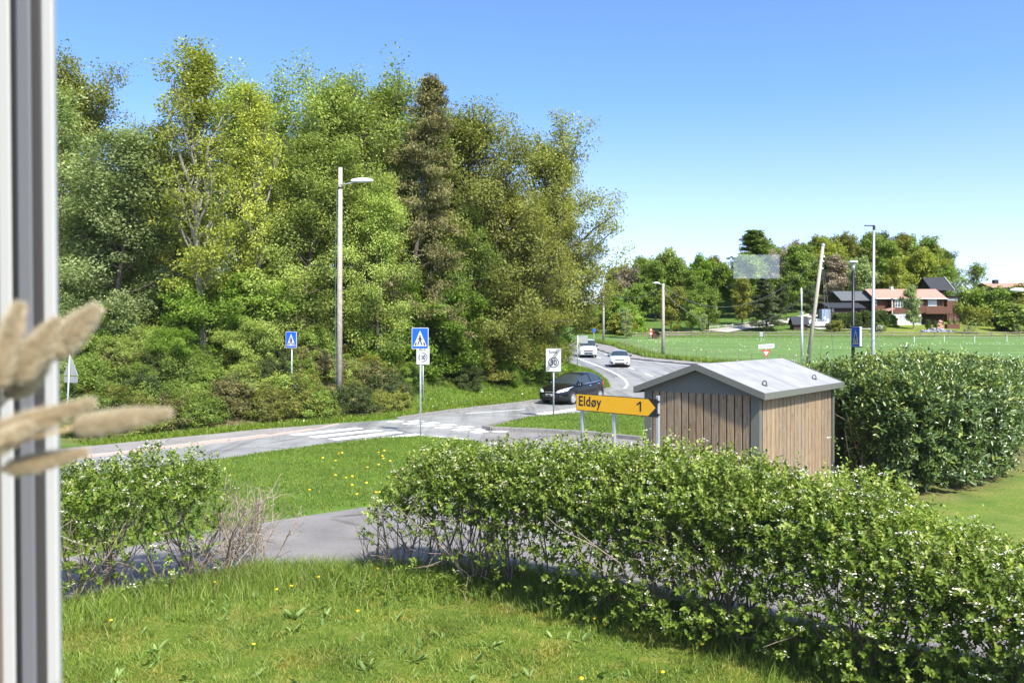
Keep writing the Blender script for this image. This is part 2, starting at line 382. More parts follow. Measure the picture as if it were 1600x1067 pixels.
def sheet(name, poly, dz, m, kind='structure', parent=None, cuts=True):
    bm = bmesh.new(); vs = [bm.verts.new((x, y, 0)) for x, y in poly]; bm.faces.new(vs)
    bmesh.ops.triangulate(bm, faces=bm.faces)
    y0 = min(p[1] for p in poly); y1 = max(p[1] for p in poly)
    if y1 > 54:
        for yy in list(np.arange(54, min(y1, 200), 2.0)):
            bmesh.ops.bisect_plane(bm, geom=bm.verts[:] + bm.edges[:] + bm.faces[:], plane_co=(0, yy, 0), plane_no=(0, 1, 0))
    for v in bm.verts: v.co.z = float(np.interp(v.co.y, [0, 55, 73, 90, 119, 130, 150, 175, 200], [0, 0, .3, .6, 1.6, 2.3, 4.2, 6, 8.2])) if cuts else 0
    if y1 > 54:
        X = np.array([v.co.x for v in bm.verts]); Y = np.array([v.co.y for v in bm.verts])
        a = X / np.maximum(Y, 1); wl = 1 - sstep(-.1, .05, a)
        for v, k in zip(bm.verts, wl): v.co.z *= (1 - .6 * k)
    for v in bm.verts: v.co.z += dz
    bmesh.ops.recalc_face_normals(bm, faces=bm.faces)
    if sum(f.normal.z for f in bm.faces) < 0: bmesh.ops.reverse_faces(bm, faces=bm.faces)
    me = bpy.data.meshes.new(name); bm.to_mesh(me); bm.free()
    o = link_mesh(name, me, m, parent); tag(o, kind=kind); return o
sheet('road', ROAD, 0.0, M['asphalt'])
sheet('driveway', YARD, -0.004, M['yard'])
pv = sheet('pavement', SIDEWALK, 0.07, M['walk'])
for v_ in pv.data.vertices:
    if v_.co.y > 31.9: v_.co.z = .006
    elif v_.co.y > 29.5: v_.co.z = .05 if v_.co.x < -8 else .035
def ribbon(name, pa, pb, dz, m, n=90):
    def rs_(pl):
        pl = np.array(pl, float); d = np.concatenate([[0], np.cumsum(np.linalg.norm(np.diff(pl, axis=0), axis=1))]); s = np.linspace(0, d[-1], n)
        return np.stack([np.interp(s, d, pl[:, 0]), np.interp(s, d, pl[:, 1])], 1)
    A, B = rs_(pa), rs_(pb); Q = np.concatenate([A, B]); V = np.concatenate([Q, (Hf(Q[:, 0], Q[:, 1]) + dz)[:, None]], 1)
    i = np.arange(n - 1)[:, None]; F = np.concatenate([i, i + n, i + n + 1, i + 1], 1)
    tag(link_mesh(name, np_mesh(name, V, F), m), kind='structure')
ribbon('pavement', RIGHT_KERB[3:], RW_OUT[3:], .09, M['walk'])
def kerb(pl, wdt, h, m, step=1.0, jit=.012, z0=-.05):
    mb = MB()
    for (x0, y0), (x1, y1) in zip(pl[:-1], pl[1:]):
        L = math.hypot(x1 - x0, y1 - y0); n = max(1, round(L / step)); ang = math.atan2(y1 - y0, x1 - x0)
        for i in range(n):
            t = (i + .5) / n; x, y = x0 + (x1 - x0) * t, y0 + (y1 - y0) * t
            z = float(np.interp(y, [0, 55, 73, 90, 119, 130, 150], [0, 0, .3, .6, 1.6, 2.3, 4.2]))
            mb.box((x, y, z + (h + z0) / 2 + random.uniform(-jit, jit)), (L / n * .985, wdt * random.uniform(.92, 1.05), h - z0), ang + random.uniform(-.01, .01))
    o = mb.build('kerb', m, bevel=.015 if step < 2 else 0); tag(o, kind='structure'); return o
kerb([(-30, 5), (-11.9, 23.5), (-8.5, 27.7), (-8.3, 28.0)], .16, .085, M['kerb_pink'])
kerb([(-8.35, 27.95), (-7.2, 29.9)], .16, .06, M['kerb_pink'])
kerb([(-7.2, 29.9), (-6.65, 31.8)], .14, .03, M['kerb_pink'])
kerb([(-4.6, 33.4), (-2.8, 36.3), (0, 40), (1.4, 41.8), (3.5, 45), (5.2, 48.5), (6.07, 50.9)], .18, .1, M['kerb_grey'])
kerb([(8.3, 23.5), (6.5, 25.6), (4.3, 27), (2.86, 28.3), (.9, 29.2), (-.7, 29.75), (-1.02, 30.15), (-.75, 30.9), (-.1, 32.4)], .18, .13, M['kerb_grey'])
kerb([(8.0, 120), (10.4, 109), (11.3, 96), (12.3, 87), (14, 82.3), (16.8, 75.6), (22, 68), (32, 58)], .2, .12, M['kerb_grey'], 3)
# road markings
def quad_strip(a, b, wd):
    a = np.array(a, float); b = np.array(b, float); d = b - a; d /= np.linalg.norm(d); n = np.array([-d[1], d[0]]) * wd / 2
    return [tuple(a + n), tuple(a - n), tuple(b - n), tuple(b + n)]
def markings(name, polys, dz=.004):
    bm = bmesh.new()
    for pl in polys:
        vs = []
        for x, y in pl: vs.append(bm.verts.new((x, y, float(np.interp(y, [0, 55, 73, 90, 119], [0, 0, .3, .6, 1.6])) + dz)))
        f = bm.faces.new(vs)
    bmesh.ops.recalc_face_normals(bm, faces=bm.faces)
    for f in bm.faces:
        if f.normal.z < 0: f.normal_flip()
    me = bpy.data.meshes.new(name); bm.to_mesh(me); bm.free(); o = link_mesh(name, me, M['paint']); tag(o, kind='structure')
RD = np.array([.69, .724]); RN = np.array([.724, -.69])
zs = []
for i in range(6):
    c = np.array([-6.55, 29.4]) + RN * (.98 * i) + RD * (.0 + .12 * i); zs.append(quad_strip(c - RD * 1.35, c + RD * 1.45, .5))
markings('crossing_markings', zs)
hs = []
for i in range(6):
    for k in range(2):
        c = np.array([-4.35, 32.8]) + RN * (.94 * i + .47 * k) + RD * (.62 * k - .3); hs.append(quad_strip(c - RD * .3, c + RD * .3, .47))
markings('hump_markings', hs)
ln = [quad_strip((-2.0, 35.7), (.6, 37.6), .12), quad_strip((1.2, 35.4), (3.9, 38.9), .55), quad_strip((3.9, 38.9), (7.2, 43.5), .45)]
pts = [(6.9, 51.0), (7.3, 53), (7.7, 55.5), (8.0, 59), (8.1, 64), (8.0, 70), (7.7, 76), (7.2, 84), (6.6, 94), (5.2, 108)]
for a_, b_ in zip(pts[:-1], pts[1:]): ln.append(quad_strip(a_, b_, .16))
cl = [(10.5, 62), (10.3, 70), (10.0, 78), (9.4, 88), (8.6, 98), (7.4, 108)]
for a_, b_ in zip(cl[:-1], cl[1:]):
    a_ = np.array(a_); b_ = np.array(b_); ln.append(quad_strip(a_, a_ + (b_ - a_) * .4, .13))
rl = [(10.6, 96), (11.5, 87), (13.2, 82), (16.0, 75.2), (21.2, 67.4), (31, 57.6)]
for a_, b_ in zip(rl[:-1], rl[1:]): ln.append(quad_strip(a_, b_, .12))
markings('road_markings', ln)
# ---------------------------------------------------------------- leaves
def norm(a): return a / (np.linalg.norm(a, axis=-1, keepdims=True) + 1e-9)
def leaf_quads(C, L, rng, up=.35, wid=.62, out=None):
    "one kite-shaped leaf clump face per centre"
    n = len(C); Nn = rng.normal(size=(n, 3)); Nn[:, 2] += up * 2
    if out is not None: Nn += out * .8
    Nn = norm(Nn); D = norm(np.cross(Nn, rng.normal(size=(n, 3)))); W = np.cross(Nn, D)
    l = (L * rng.uniform(.65, 1.3, n))[:, None]; ww = l * wid * .5
    V = np.stack([C - D * l * .5, C + W * ww + D * l * .05, C + D * l * .5, C - W * ww + D * l * .05], 1).reshape(-1, 3)
    F = np.arange(4 * n).reshape(n, 4); return V, F
def leaf_oval(C, D, N, L, W, rng, fold=.18):
    "six-point leaves, two faces each, folded on the midrib; C is the leaf's foot"
    n = len(C); D = norm(D); S = norm(np.cross(D, N)); Nn = np.cross(S, D)
    l = (L * rng.uniform(.6, 1.2, n))[:, None]; w_ = l * W / 2; f = Nn * w_ * fold * 2
    droop = -Nn * l * .06
    p = [C, C + D * l * .35 + S * w_ + f, C + D * l * .72 + S * w_ * .8 + f, C + D * l + droop,
         C + D * l * .72 - S * w_ * .8 + f, C + D * l * .35 - S * w_ + f]
    V = np.stack(p, 1).reshape(-1, 3); b = np.arange(n)[:, None] * 6
    F = np.concatenate([b + np.array([[0, 1, 2, 3]]), b + np.array([[0, 3, 4, 5]])], 0); return V, F
def tubes_np(paths, rads, n=4):
    Vs = []; Fs = []; off = 0
    ang = np.arange(n) * 2 * np.pi / n
    for p, r in zip(paths, rads):
        p = np.asarray(p); m = len(p); d = np.gradient(p, axis=0); d = norm(d)
        ref = np.where(np.abs(d[:, 2:3]) < .9, np.array([[0, 0, 1.]]), np.array([[1., 0, 0]]))
        a = norm(np.cross(d, ref)); b = np.cross(d, a); r = np.asarray(r).reshape(-1, 1, 1)
        v = p[:, None] + (a[:, None] * np.cos(ang)[None, :, None] + b[:, None] * np.sin(ang)[None, :, None]) * r
        Vs.append(v.reshape(-1, 3)); i = np.arange(m - 1)[:, None] * n; k = np.arange(n)[None]; k2 = (k + 1) % n
        Fs.append(np.stack([i + k, i + k2, i + n + k2, i + n + k], -1).reshape(-1, 4) + off); off += m * n
    return np.concatenate(Vs), np.concatenate(Fs)
def bez(p0, d0, L, n, rng, up=0.0, wob=.15, droop=0.0):
    pts = [np.array(p0, float)]; d = np.array(d0, float); s = L / n
    for i in range(n):
        d = d + rng.normal(size=3) * wob + np.array([0, 0, up - droop * i / n]); d /= np.linalg.norm(d)
        pts.append(pts[-1] + d * s)
    return np.array(pts)
def tree_meshes(name, seed, H, Rr, base=.25, shape='round', limbs=26, subs=6, leaf=.14, cl=26, crad=.4, up=.12, el=(20, 65), trunk=.2, stems=1, droop=0.0, k=3, wid=.62, lean=0, flat=1.0, fine=True):
    rng = np.random.default_rng(seed); paths = []; rads = []; C = []
    def env(t):
        t = np.clip(t, 0, 1)
        if shape == 'round': return (np.sin(np.pi * (t * .86 + .14)) ** .6)
        if shape == 'cone': return (1 - t) ** .95 * 1.0 + .03
        if shape == 'vase': return .35 + .75 * np.sin(np.pi * (t * .8 + .05)) ** .8
        if shape == 'tall': return .5 + .5 * np.sin(np.pi * (t * .9 + .05)) - .25 * t
        if shape == 'fan': return .9
        return 1
    for s in range(stems):
        a = 2 * np.pi * s / max(1, stems) + rng.uniform(0, 1)
        tilt = 0 if stems == 1 else rng.uniform(.12, .4)
        d0 = np.array([np.cos(a) * tilt + lean, np.sin(a) * tilt, 1.0])
        Hs = H * (.96 if stems == 1 else rng.uniform(.75, .97)); n = 10
        tr = bez((np.cos(a) * .1 * (stems > 1), np.sin(a) * .1 * (stems > 1), -.3), d0, Hs * .93, n, rng, .04, .05)
        tr[:, 2] *= 1.0; rr = trunk / (stems ** .5) * np.linspace(1, .12, n + 1) ** .9; rr[0] *= 1.35
        paths.append(tr); rads.append(rr)
        nl = max(4, limbs // stems)
        for i in range(nl):
            t = base + (1 - base) * ((i + rng.uniform(0, 1)) / nl) ** .9 * .985
            f = t * n; j = min(int(f), n - 1); p0 = tr[j] * (1 - f + j) + tr[j + 1] * (f - j); tc = (t - base) / (1 - base)
            az = i * 2.399 + rng.uniform(-.5, .5) + s; e = R(el[0] + (el[1] - el[0]) * tc + rng.uniform(-10, 10))
            L = Rr * env(tc) * rng.uniform(.68, 1.15) / (.35 + .65 * math.cos(e)) * (1 if shape != 'cone' else 1)
            L = min(L, max(.6, (H * 1.04 - p0[2]) / max(.25, math.sin(e) + up)))
            d = np.array([np.cos(az) * np.cos(e), np.sin(az) * np.cos(e), np.sin(e)])
            lp = bez(p0, d, L, 6, rng, up, .13, droop); lr = max(.012, .32 * trunk * (L / Rr) / stems ** .4) * np.linspace(1, .18, 7)
            paths.append(lp); rads.append(lr)
            for q in range(subs):
                u = .22 + .78 * (q + rng.uniform(0, 1)) / subs; f = u * 6; j = min(int(f), 5); sp = lp[j] * (1 - f + j) + lp[j + 1] * (f - j)
                dd = norm(lp[j + 1] - lp[j]); sd_ = norm(dd + rng.normal(size=3) * .75 * np.array([1, 1, .7]))
                Ls = L * (.42 - .2 * u) * rng.uniform(.7, 1.3) + .25
                su = bez(sp, sd_, Ls, 3, rng, up * .7, .16, droop); paths.append(su); rads.append(max(.008, lr[j] * .45) * np.linspace(1, .25, 4))
                for c in range(k):
                    v = rng.uniform(.25, 1.05) * 3; jj = min(int(v), 2); C.append(su[jj] * (1 - v + jj) + su[jj + 1] * (v - jj))
            C.append(lp[-1]); C.append(lp[-2] * .5 + lp[-1] * .5)
        C.append(tr[-1])
    C = np.array(C); m = cl
    dens = rng.uniform(.35, 1.5, len(C)); cnt = np.maximum(2, (dens * m * DENS)).astype(int)
    rep = np.repeat(np.arange(len(C)), cnt)
    off = rng.normal(size=(len(rep), 3)); off *= np.minimum(1, 1.7 / (np.linalg.norm(off, axis=1, keepdims=True) + 1e-6)); off = off * crad * rng.uniform(.55, 1.0, (len(C)))[rep][:, None] * np.array([1, 1, .7 * flat])
    pos = C[rep] + off
    pos[:, 2] = np.maximum(pos[:, 2], .12)
    V, F = leaf_quads(pos, leaf * LSC, rng, wid=wid, out=norm(pos - np.array([0, 0, H * .5])))
    crown = np_mesh(name + '_crown', V, F)
    V2, F2 = tubes_np(paths, rads, 5 if fine else 4); trk = np_mesh(name + '_trunk', V2, F2); trk.shade_smooth()
    return trk, crown
M['lf_mid'] = leaf_mat('leaves_mid_green', (0.109, 0.184, 0.029), (0.298, 0.35, 0.0564), (0.178, 0.259, 0.0403))
M['lf_light'] = leaf_mat('leaves_light_green', (0.185, 0.258, 0.0484), (0.429, 0.465, 0.112), (0.286, 0.363, 0.0725))
M['lf_grey'] = leaf_mat('leaves_grey_green', (.19, .25, .085), (.38, .45, .18), (.28, .34, .125))
M['lf_yellow'] = leaf_mat('leaves_yellow_green', (.24, .28, .035), (.44, .47, .08), (.33, .36, .05))
M['lf_bronze'] = leaf_mat('leaves_bronze', (.16, .19, .035), (.31, .31, .07), (.22, .235, .045))
M['lf_olive'] = leaf_mat('leaves_olive', (0.134, 0.153, 0.0298), (0.305, 0.275, 0.0496), (0.198, 0.214, 0.033))
M['lf_rust'] = leaf_mat('needles_rusty', (.11, .11, .035), (.24, .2, .07), (.16, .15, .045), trans=.15)
M['lf_spruce'] = leaf_mat('needles_dark_green', (0.0526, 0.0743, 0.0307), (0.131, 0.148, 0.0512), (0.0876, 0.108, 0.0341), trans=.12)
M['lf_bright'] = leaf_mat('leaves_bright_green', (0.109, 0.205, 0.0242), (0.289, 0.38, 0.0403), (0.181, 0.292, 0.029))
M['lf_dark'] = leaf_mat('leaves_dark_green', (0.0482, 0.0824, 0.0256), (0.132, 0.165, 0.0426), (0.0876, 0.115, 0.0319))
M['lf_pinkgrey'] = leaf_mat('leaves_buds_greyish_brown', (0.206, 0.166, 0.117), (0.384, 0.317, 0.22), (0.295, 0.238, 0.165), trans=.2)

TPL = {}; DENS = 2.2; LSC = 1.12
def tpl(key, *a, **kw): TPL[key] = tree_meshes(key, *a, **kw)
# near templates (metres as built)
tpl('birch', 11, 15, 3.6, .18, 'tall', 44, 6, .125, 26, .5, .06, (15, 60), .2, droop=.1)
tpl('birch2', 12, 16, 4.2, .16, 'tall', 46, 6, .13, 27, .55, .05, (10, 60), .22, droop=.12)
tpl('ash', 13, 15, 2.7, .2, 'tall', 46, 6, .12, 13, .34, .16, (42, 74), .2, k=3)
tpl('oakhi', 57, 15, 5.0, .3, 'round', 50, 8, .13, 22, .48, .05, (2, 62), .3)
tpl('round', 14, 16, 4.4, .2, 'round', 46, 7, .135, 25, .55, .1, (10, 62), .26)
tpl('round2', 15, 14, 4.0, .18, 'round', 42, 7, .13, 25, .52, .12, (15, 65), .24)
tpl('oak', 16, 15, 5.2, .1, 'round', 60, 8, .13, 26, .5, .05, (-4, 62), .34)
tpl('oak2', 17, 16, 4.6, .08, 'round', 66, 8, .13, 23, .5, .08, (-8, 68), .32)
tpl('spruce', 18, 15, 3.7, .15, 'cone', 64, 6, .13, 20, .32, .0, (-8, 35), .22, wid=.35, flat=.6, droop=.05)
tpl('shrub', 19, 4.6, 2.2, .04, 'fan', 40, 6, .11, 22, .3, .08, (10, 75), .09, stems=5, k=3)
tpl('shrub2', 20, 3.4, 2.0, .03, 'fan', 34, 6, .11, 20, .28, .06, (8, 75), .08, stems=4, k=3)
tpl('bush', 21, 1.5, 1.1, .02, 'fan', 26, 5, .075, 16, .17, .05, (8, 75), .035, stems=4, k=2)
DENS = 1.9; LSC = 1.15
tpl('far_a', 31, 12, 4.4, .14, 'round', 26, 5, .36, 16, .75, .08, (0, 62), .28, fine=False)
tpl('far_b', 32, 13, 3.6, .16, 'tall', 28, 5, .34, 15, .7, .08, (8, 66), .26, fine=False)
tpl('far_c', 33, 12, 3.8, .12, 'vase', 24, 5, .3, 9, .5, .12, (18, 72), .24, fine=False)
tpl('far_fir', 34, 13, 3.6, .08, 'cone', 54, 5, .32, 11, .45, -.02, (-8, 30), .24, wid=.4, flat=.5, fine=False)
tpl('far_bush', 35, 3.0, 2.0, .04, 'fan', 22, 4, .24, 12, .38, .06, (5, 70), .1, stems=4, fine=False)

def plant(kind, tp, x, y, h, m, label, cat='tree', group=None, wscale=1.0, rz=None, bark='bark', z=None, sink=.05):
    trk, cr = TPL[tp]; H0 = max(v.co.z for v in cr.vertices) if tp not in _H0 else _H0[tp]; _H0[tp] = H0
    s = h / H0; z = H1(x, y) if z is None else z
    t = thing(kind, label, cat, (x, y, z - sink), rz if rz is not None else random.uniform(0, 6.28), group)
    t.scale = (s * wscale, s * wscale, s)
    for nm, me_, mm in (('trunk', trk, M[bark]), ('crown', cr, M[m])):
        if not me_.materials: me_.materials.append(mm)
        o = bpy.data.objects.new(nm, me_); COL.objects.link(o); o.parent = t
        o.material_slots[0].link = 'OBJECT'; o.material_slots[0].material = mm
    return t
_H0 = {}
def plant_px(kind, tp, px, ytop, Y, m, label, **kw):
    x = (px - 800) / F0 * Y; z = H1(x, Y); h = CZ - (ytop - HZ) / F0 * Y - z
    return plant(kind, tp, x, Y, h, m, label, **kw)
G1 = 'trees of the wood behind the side road'
PP = plant_px
PP('birch_tree', 'birch2', 95, 95, 37, 'lf_grey', 'tall grey-green birch right beside the window frame', group=G1, wscale=1.15)
PP('birch_tree', 'birch', 165, 185, 36, 'lf_grey', 'grey-green birch second from the window frame, leaning crown over the bank', group=G1, wscale=1.3)
PP('broadleaf_tree', 'round2', 120, 66, 45, 'lf_bronze', 'brownish treetop rising behind the grey-green birches at the far left', group=G1, wscale=.8)
PP('broadleaf_tree', 'round', 222, 178, 47, 'lf_yellow', 'yellow-green tree in the sky gap between the left birches and the tall open maple', group=G1, wscale=.8)
PP('birch_tree', 'birch2', 258, 255, 39, 'lf_grey', 'soft grey-green birch just left of the tall open maple', group=G1, wscale=1.1)
PP('maple_tree', 'ash', 325, 52, 35.5, 'lf_yellow', 'tall open yellow-green maple with visible pale upright branches', group=G1, bark='bark_pale', rz=1.2)
PP('maple_tree', 'ash', 395, 128, 37.5, 'lf_yellow', 'slimmer yellow-green maple behind the right side of the tall open one', group=G1, bark='bark_pale', rz=3.0, wscale=.8)
PP('broadleaf_tree', 'round', 420, 92, 44, 'lf_light', 'light green tree between the open maple and the round light green tree', group=G1)
PP('broadleaf_tree', 'round', 500, 78, 42, 'lf_light', 'tall billowy light green tree behind the wooden street lamp pole', group=G1, wscale=.9)
PP('broadleaf_tree', 'round2', 588, 76, 44, 'lf_light', 'light green round-topped tree just left of the rusty conifer', group=G1, wscale=1.0)
PP('birch_tree', 'birch', 470, 190, 38, 'lf_light', 'airy light green birch in front of the billowy tree, left of the lamp pole', group=G1, wscale=1.1)
PP('spruce_tree', 'spruce', 636, 124, 42, 'lf_rust', 'rusty brown conifer with layered branches in the middle of the wood', group=G1, wscale=.82)
PP('birch_tree', 'birch2', 590, 260, 39.5, 'lf_light', 'mid green tree standing right of the wooden street lamp pole', group=G1, wscale=.95)
PP('broadleaf_tree', 'round', 668, 150, 50, 'lf_light', 'light green tree showing behind the right side of the rusty conifer', group=G1, wscale=.7)
PP('oak_tree', 'oak2', 762, 158, 46, 'lf_bronze', 'tall bronze oak with dark leaning limbs at the right of the wood', group=G1, rz=.6, wscale=.95)
PP('oak_tree', 'oakhi', 865, 162, 51, 'lf_bronze', 'bronze oak at the right-hand end of the wood, reaching over the road', group=G1, rz=2.2, wscale=.98)
PP('oak_tree', 'oakhi', 868, 290, 53, 'lf_bronze', 'lower bronze oak drooping over the main road near the white van', group=G1, rz=4.0, wscale=.95)
PP('oak_tree', 'oak', 806, 290, 47.5, 'lf_olive', 'olive oak filling below the tall bronze oaks', group=G1, rz=5.0, wscale=1.0)
PP('broadleaf_tree', 'round2', 712, 300, 44, 'lf_mid', 'mid green tree between the rusty conifer and the tall bronze oak', group=G1, wscale=1.0)
PP('broadleaf_tree', 'round2', 860, 380, 58, 'lf_mid', 'green tree behind the speed zone sign at the end of the wood', group=G1)
# darker filling trees behind
for i, (px, yt, Y) in enumerate([(60, 180, 52), (150, 250, 54), (215, 270, 56), (290, 230, 55), (370, 200, 56), (450, 180, 57), (530, 190, 56), (610, 200, 58), (690, 250, 60), (760, 270, 62), (830, 300, 64)]):
    PP('broadleaf_tree', 'round' if i % 2 else 'birch2', px, yt, Y, ('lf_mid', 'lf_olive', 'lf_dark')[i % 3], 'shaded green tree deep inside the wood behind the front row', group='shaded trees deep inside the wood', wscale=1.05)
G2 = 'shrubs along the edge of the wood'
for i, (tp, px, yt, Y, m, lab) in enumerate([
    ('shrub', 150, 470, 35, 'lf_mid', 'green shrub behind the small warning sign nearest the window frame'),
    ('shrub2', 232, 500, 34, 'lf_light', 'light green shrub overhanging the bank left of the big hazel'),
    ('shrub', 232, 415, 38, 'lf_light', 'tall soft green hazel behind the small warning sign'),
    ('shrub', 300, 430, 35.5, 'lf_bright', 'spreading hazel with layered bright leaves above the bare earth bank'),
    ('shrub', 375, 420, 37, 'lf_bright', 'bright hazel below the open maple trunk'),
    ('shrub', 440, 405, 38, 'lf_light', 'yellowish hazel behind the farther crossing sign'),
    ('shrub2', 490, 500, 37.5, 'lf_mid', 'mid green shrub just left of the wooden lamp pole'),
    ('shrub', 560, 450, 40, 'lf_bright', 'bright green maple shrub just right of the wooden lamp pole'),
    ('shrub', 622, 430, 41, 'lf_bright', 'bright green shrub left of the nearer crossing sign'),
    ('shrub', 690, 440, 43, 'lf_bright', 'bright green shrub right of the nearer crossing sign'),
    ('shrub', 745, 470, 45, 'lf_olive', 'olive shrub under the tall bronze oak'),
    ('shrub', 800, 480, 47.5, 'lf_mid', 'shaded shrub above the grass verge under the oaks'),
    ('shrub', 838, 500, 50, 'lf_mid', 'green shrub above the black car'),
    ('shrub', 862, 515, 54, 'lf_bright', 'green shrub behind the speed zone sign where the wood ends'),
    ('shrub2', 640, 560, 39.5, 'lf_mid', 'low dense shrub at the foot of the wood behind the crossing sign'),
    ('shrub2', 730, 560, 43, 'lf_dark', 'dark low shrub at the grass verge below the bronze oak'),
    ('shrub2', 790, 555, 46, 'lf_bright', 'low green shrub at the verge left of the black car'),
    ('shrub2', 585, 560, 38.5, 'lf_bright', 'low bright shrub at the foot of the wooden lamp pole'),
    ('shrub2', 520, 540, 38.0, 'lf_mid', 'low shrub hiding the foot of the farther crossing sign'),
    ('shrub2', 420, 545, 36.6, 'lf_light', 'sparse light shrub on the bank left of the farther crossing sign'),
    ('shrub2', 340, 545, 35.6, 'lf_light', 'light green shrub on the bank under the hazels'),
    ('shrub', 175, 520, 31.5, 'lf_light', 'light green hazel on the bank just right of the small warning sign'),
    ('shrub', 262, 505, 32.5, 'lf_bright', 'bright layered hazel hanging over the bare bank at the left'),
    ('shrub2', 212, 560, 30.8, 'lf_mid', 'low green shrub on the grass bank near the lying bunny tails'),
    ('shrub', 395, 490, 35.2, 'lf_light', 'light hazel just left of the farther crossing sign'),
    ('shrub2', 480, 560, 36.2, 'lf_olive', 'low olive shrub on the bank between the farther crossing sign and the lamp pole'),
    ('shrub', 95, 440, 36, 'lf_grey', 'grey-green shrub half hidden by the window frame')]):
    PP('hazel_shrub', tp, px, yt, Y, m, lab, cat='shrub', group=G2, wscale=1.15)
rs = random.Random(5)
for i in range(165):
    px = rs.uniform(130, 640); Y = 26.2 + (px - 130) * .0172 + rs.uniform(.6, 6.5)
    x = (px - 800) / F0 * Y
    plant('bank_bush', 'bush', x, Y, rs.uniform(.45, 1.7), rs.choice(['lf_rust', 'lf_mid', 'lf_olive', 'lf_light', 'lf_bronze', 'lf_dark']), 'small leafy bush on the brown earth bank behind the side road', 'bush', 'small bushes on the earth bank', wscale=1.2)
for i in range(40):
    px = rs.uniform(640, 890); Y = 39.5 + (px - 640) / 250 * 12 + rs.uniform(1.5, 3.5)
    x = (px - 800) / F0 * Y
    plant('verge_bush', 'bush', x, Y, rs.uniform(.7, 1.6), rs.choice(['lf_mid', 'lf_dark', 'lf_bright']), 'low leafy bush where the grass verge meets the wood', 'bush', 'low bushes between verge and wood', wscale=1.3)

# hillside trees
def hill(px, yt, Y, tp, m, lab, kind='hill_tree', w_=1.0, grp='trees on the far hillside', bark='bark', cat='tree'):
    PP(kind, tp, px, yt, Y, m, lab, group=grp, wscale=w_, bark=bark, cat=cat)
hill(1190, 360, 186, 'far_fir', 'lf_mid', 'dark fir with spiky outline standing highest at the left of the hill', 'fir_tree', 1.7)
hill(1106, 393, 172, 'far_a', 'lf_bright', 'round bright green tree left of the dark fir', w_=.9)
hill(1030, 385, 180, 'far_a', 'lf_light', 'domed light green tree between the wood and the bright round tree')
hill(1000, 398, 170, 'far_b', 'lf_mid', 'green tree standing just right of the bronze wood')
hill(975, 410, 165, 'far_c', 'lf_pinkgrey', 'greyish budding tree beside the bronze wood')
hill(1055, 398, 182, 'far_c', 'lf_pinkgrey', 'greyish budding tree right of the domed light green tree')
hill(1075, 420, 165, 'far_b', 'lf_mid', 'mid green tree behind the wooden pole with the small lamp')
hill(985, 440, 150, 'far_a', 'lf_mid', 'dense green tree above the bend of the main road')
hill(958, 455, 143, 'far_a', 'lf_bright', 'green tree behind the farthest wooden pole')
hill(1048, 445, 140, 'far_a', 'lf_olive', 'olive green tree right of the wooden pole with the small lamp')
hill(1080, 452, 138, 'far_b', 'lf_mid', 'mid green tree left of the white-railed slope')
hill(1108, 438, 141, 'far_a', 'lf_mid', 'bushy green tree at the foot of the fenced drive')
hill(1098, 488, 134, 'far_c', 'lf_grey', 'small silvery tree behind the field fence', w_=.8)
hill(980, 478, 128, 'far_c', 'lf_grey', 'small open silvery tree with pale stems near the road bend', bark='bark_pale')
hill(1150, 395, 178, 'far_c', 'lf_mid', 'thin tree left of the dark larch')
hill(1198, 432, 140, 'far_fir', 'lf_spruce', 'broad dark larch with drooping branches on the mown slope', 'larch_tree', 1.25)
hill(1160, 430, 150, 'far_b', 'lf_olive', 'olive tree behind the left side of the dark larch')
hill(1225, 385, 180, 'far_c', 'lf_pinkgrey', 'greyish budding tree right of the dark fir')
hill(1255, 372, 190, 'far_c', 'lf_pinkgrey', 'tall greyish budding tree at the top of the hill')
hill(1238, 380, 170, 'far_b', 'lf_mid', 'dark green tree behind the thin steel post')
hill(1262, 378, 175, 'far_b', 'lf_mid', 'tall green tree behind the leaning pole')
hill(1300, 366, 185, 'far_a', 'lf_yellow', 'yellow-green crown right of the leaning pole top')
hill(1335, 358, 190, 'far_c', 'lf_olive', 'thin topped tree on the summit left of the tall steel lamp')
hill(1300, 395, 172, 'far_b', 'lf_pinkgrey', 'bare-looking budding tree behind the black lamp post')
hill(1330, 395, 175, 'far_a', 'lf_olive', 'olive tree behind the head of the black lamp post')
hill(1350, 398, 165, 'far_a', 'lf_grey', 'round grey-green tree behind the dark garage roof', w_=.9)
hill(1375, 375, 190, 'far_a', 'lf_yellow', 'yellow-green tree behind the head of the tall steel lamp')
hill(1398, 398, 163, 'far_b', 'lf_yellow', 'upright yellow-green tree above the red tiled roof', w_=.8)
hill(1410, 362, 196, 'far_b', 'lf_olive', 'olive tree on the summit right of the tall steel lamp')
hill(1435, 366, 192, 'far_a', 'lf_mid', 'dark green domed tree on the right shoulder of the hill')
hill(1428, 384, 184, 'far_a', 'lf_yellow', 'golden green domed tree above the weeping birch')
hill(1462, 378, 190, 'far_b', 'lf_olive', 'olive tree on the right shoulder of the hill')
hill(1468, 402, 188, 'far_a', 'lf_yellow', 'golden green tree behind the black roofed house')
hill(1492, 410, 178, 'far_c', 'lf_mid', 'open green tree right of the black roofed house')
hill(1515, 408, 182, 'far_c', 'lf_mid', 'thin open tree against the pale sky')
hill(1428, 442, 143, 'far_b', 'lf_grey', 'weeping birch in front of the red tiled house', 'weeping_birch', .85, bark='bark_pale')
hill(1220, 440, 160, 'far_b', 'lf_dark', 'dark tree at the top of the fenced drive')
hill(1270, 440, 158, 'far_b', 'lf_dark', 'dark green tree left of the dark garage')
rs = random.Random(9)
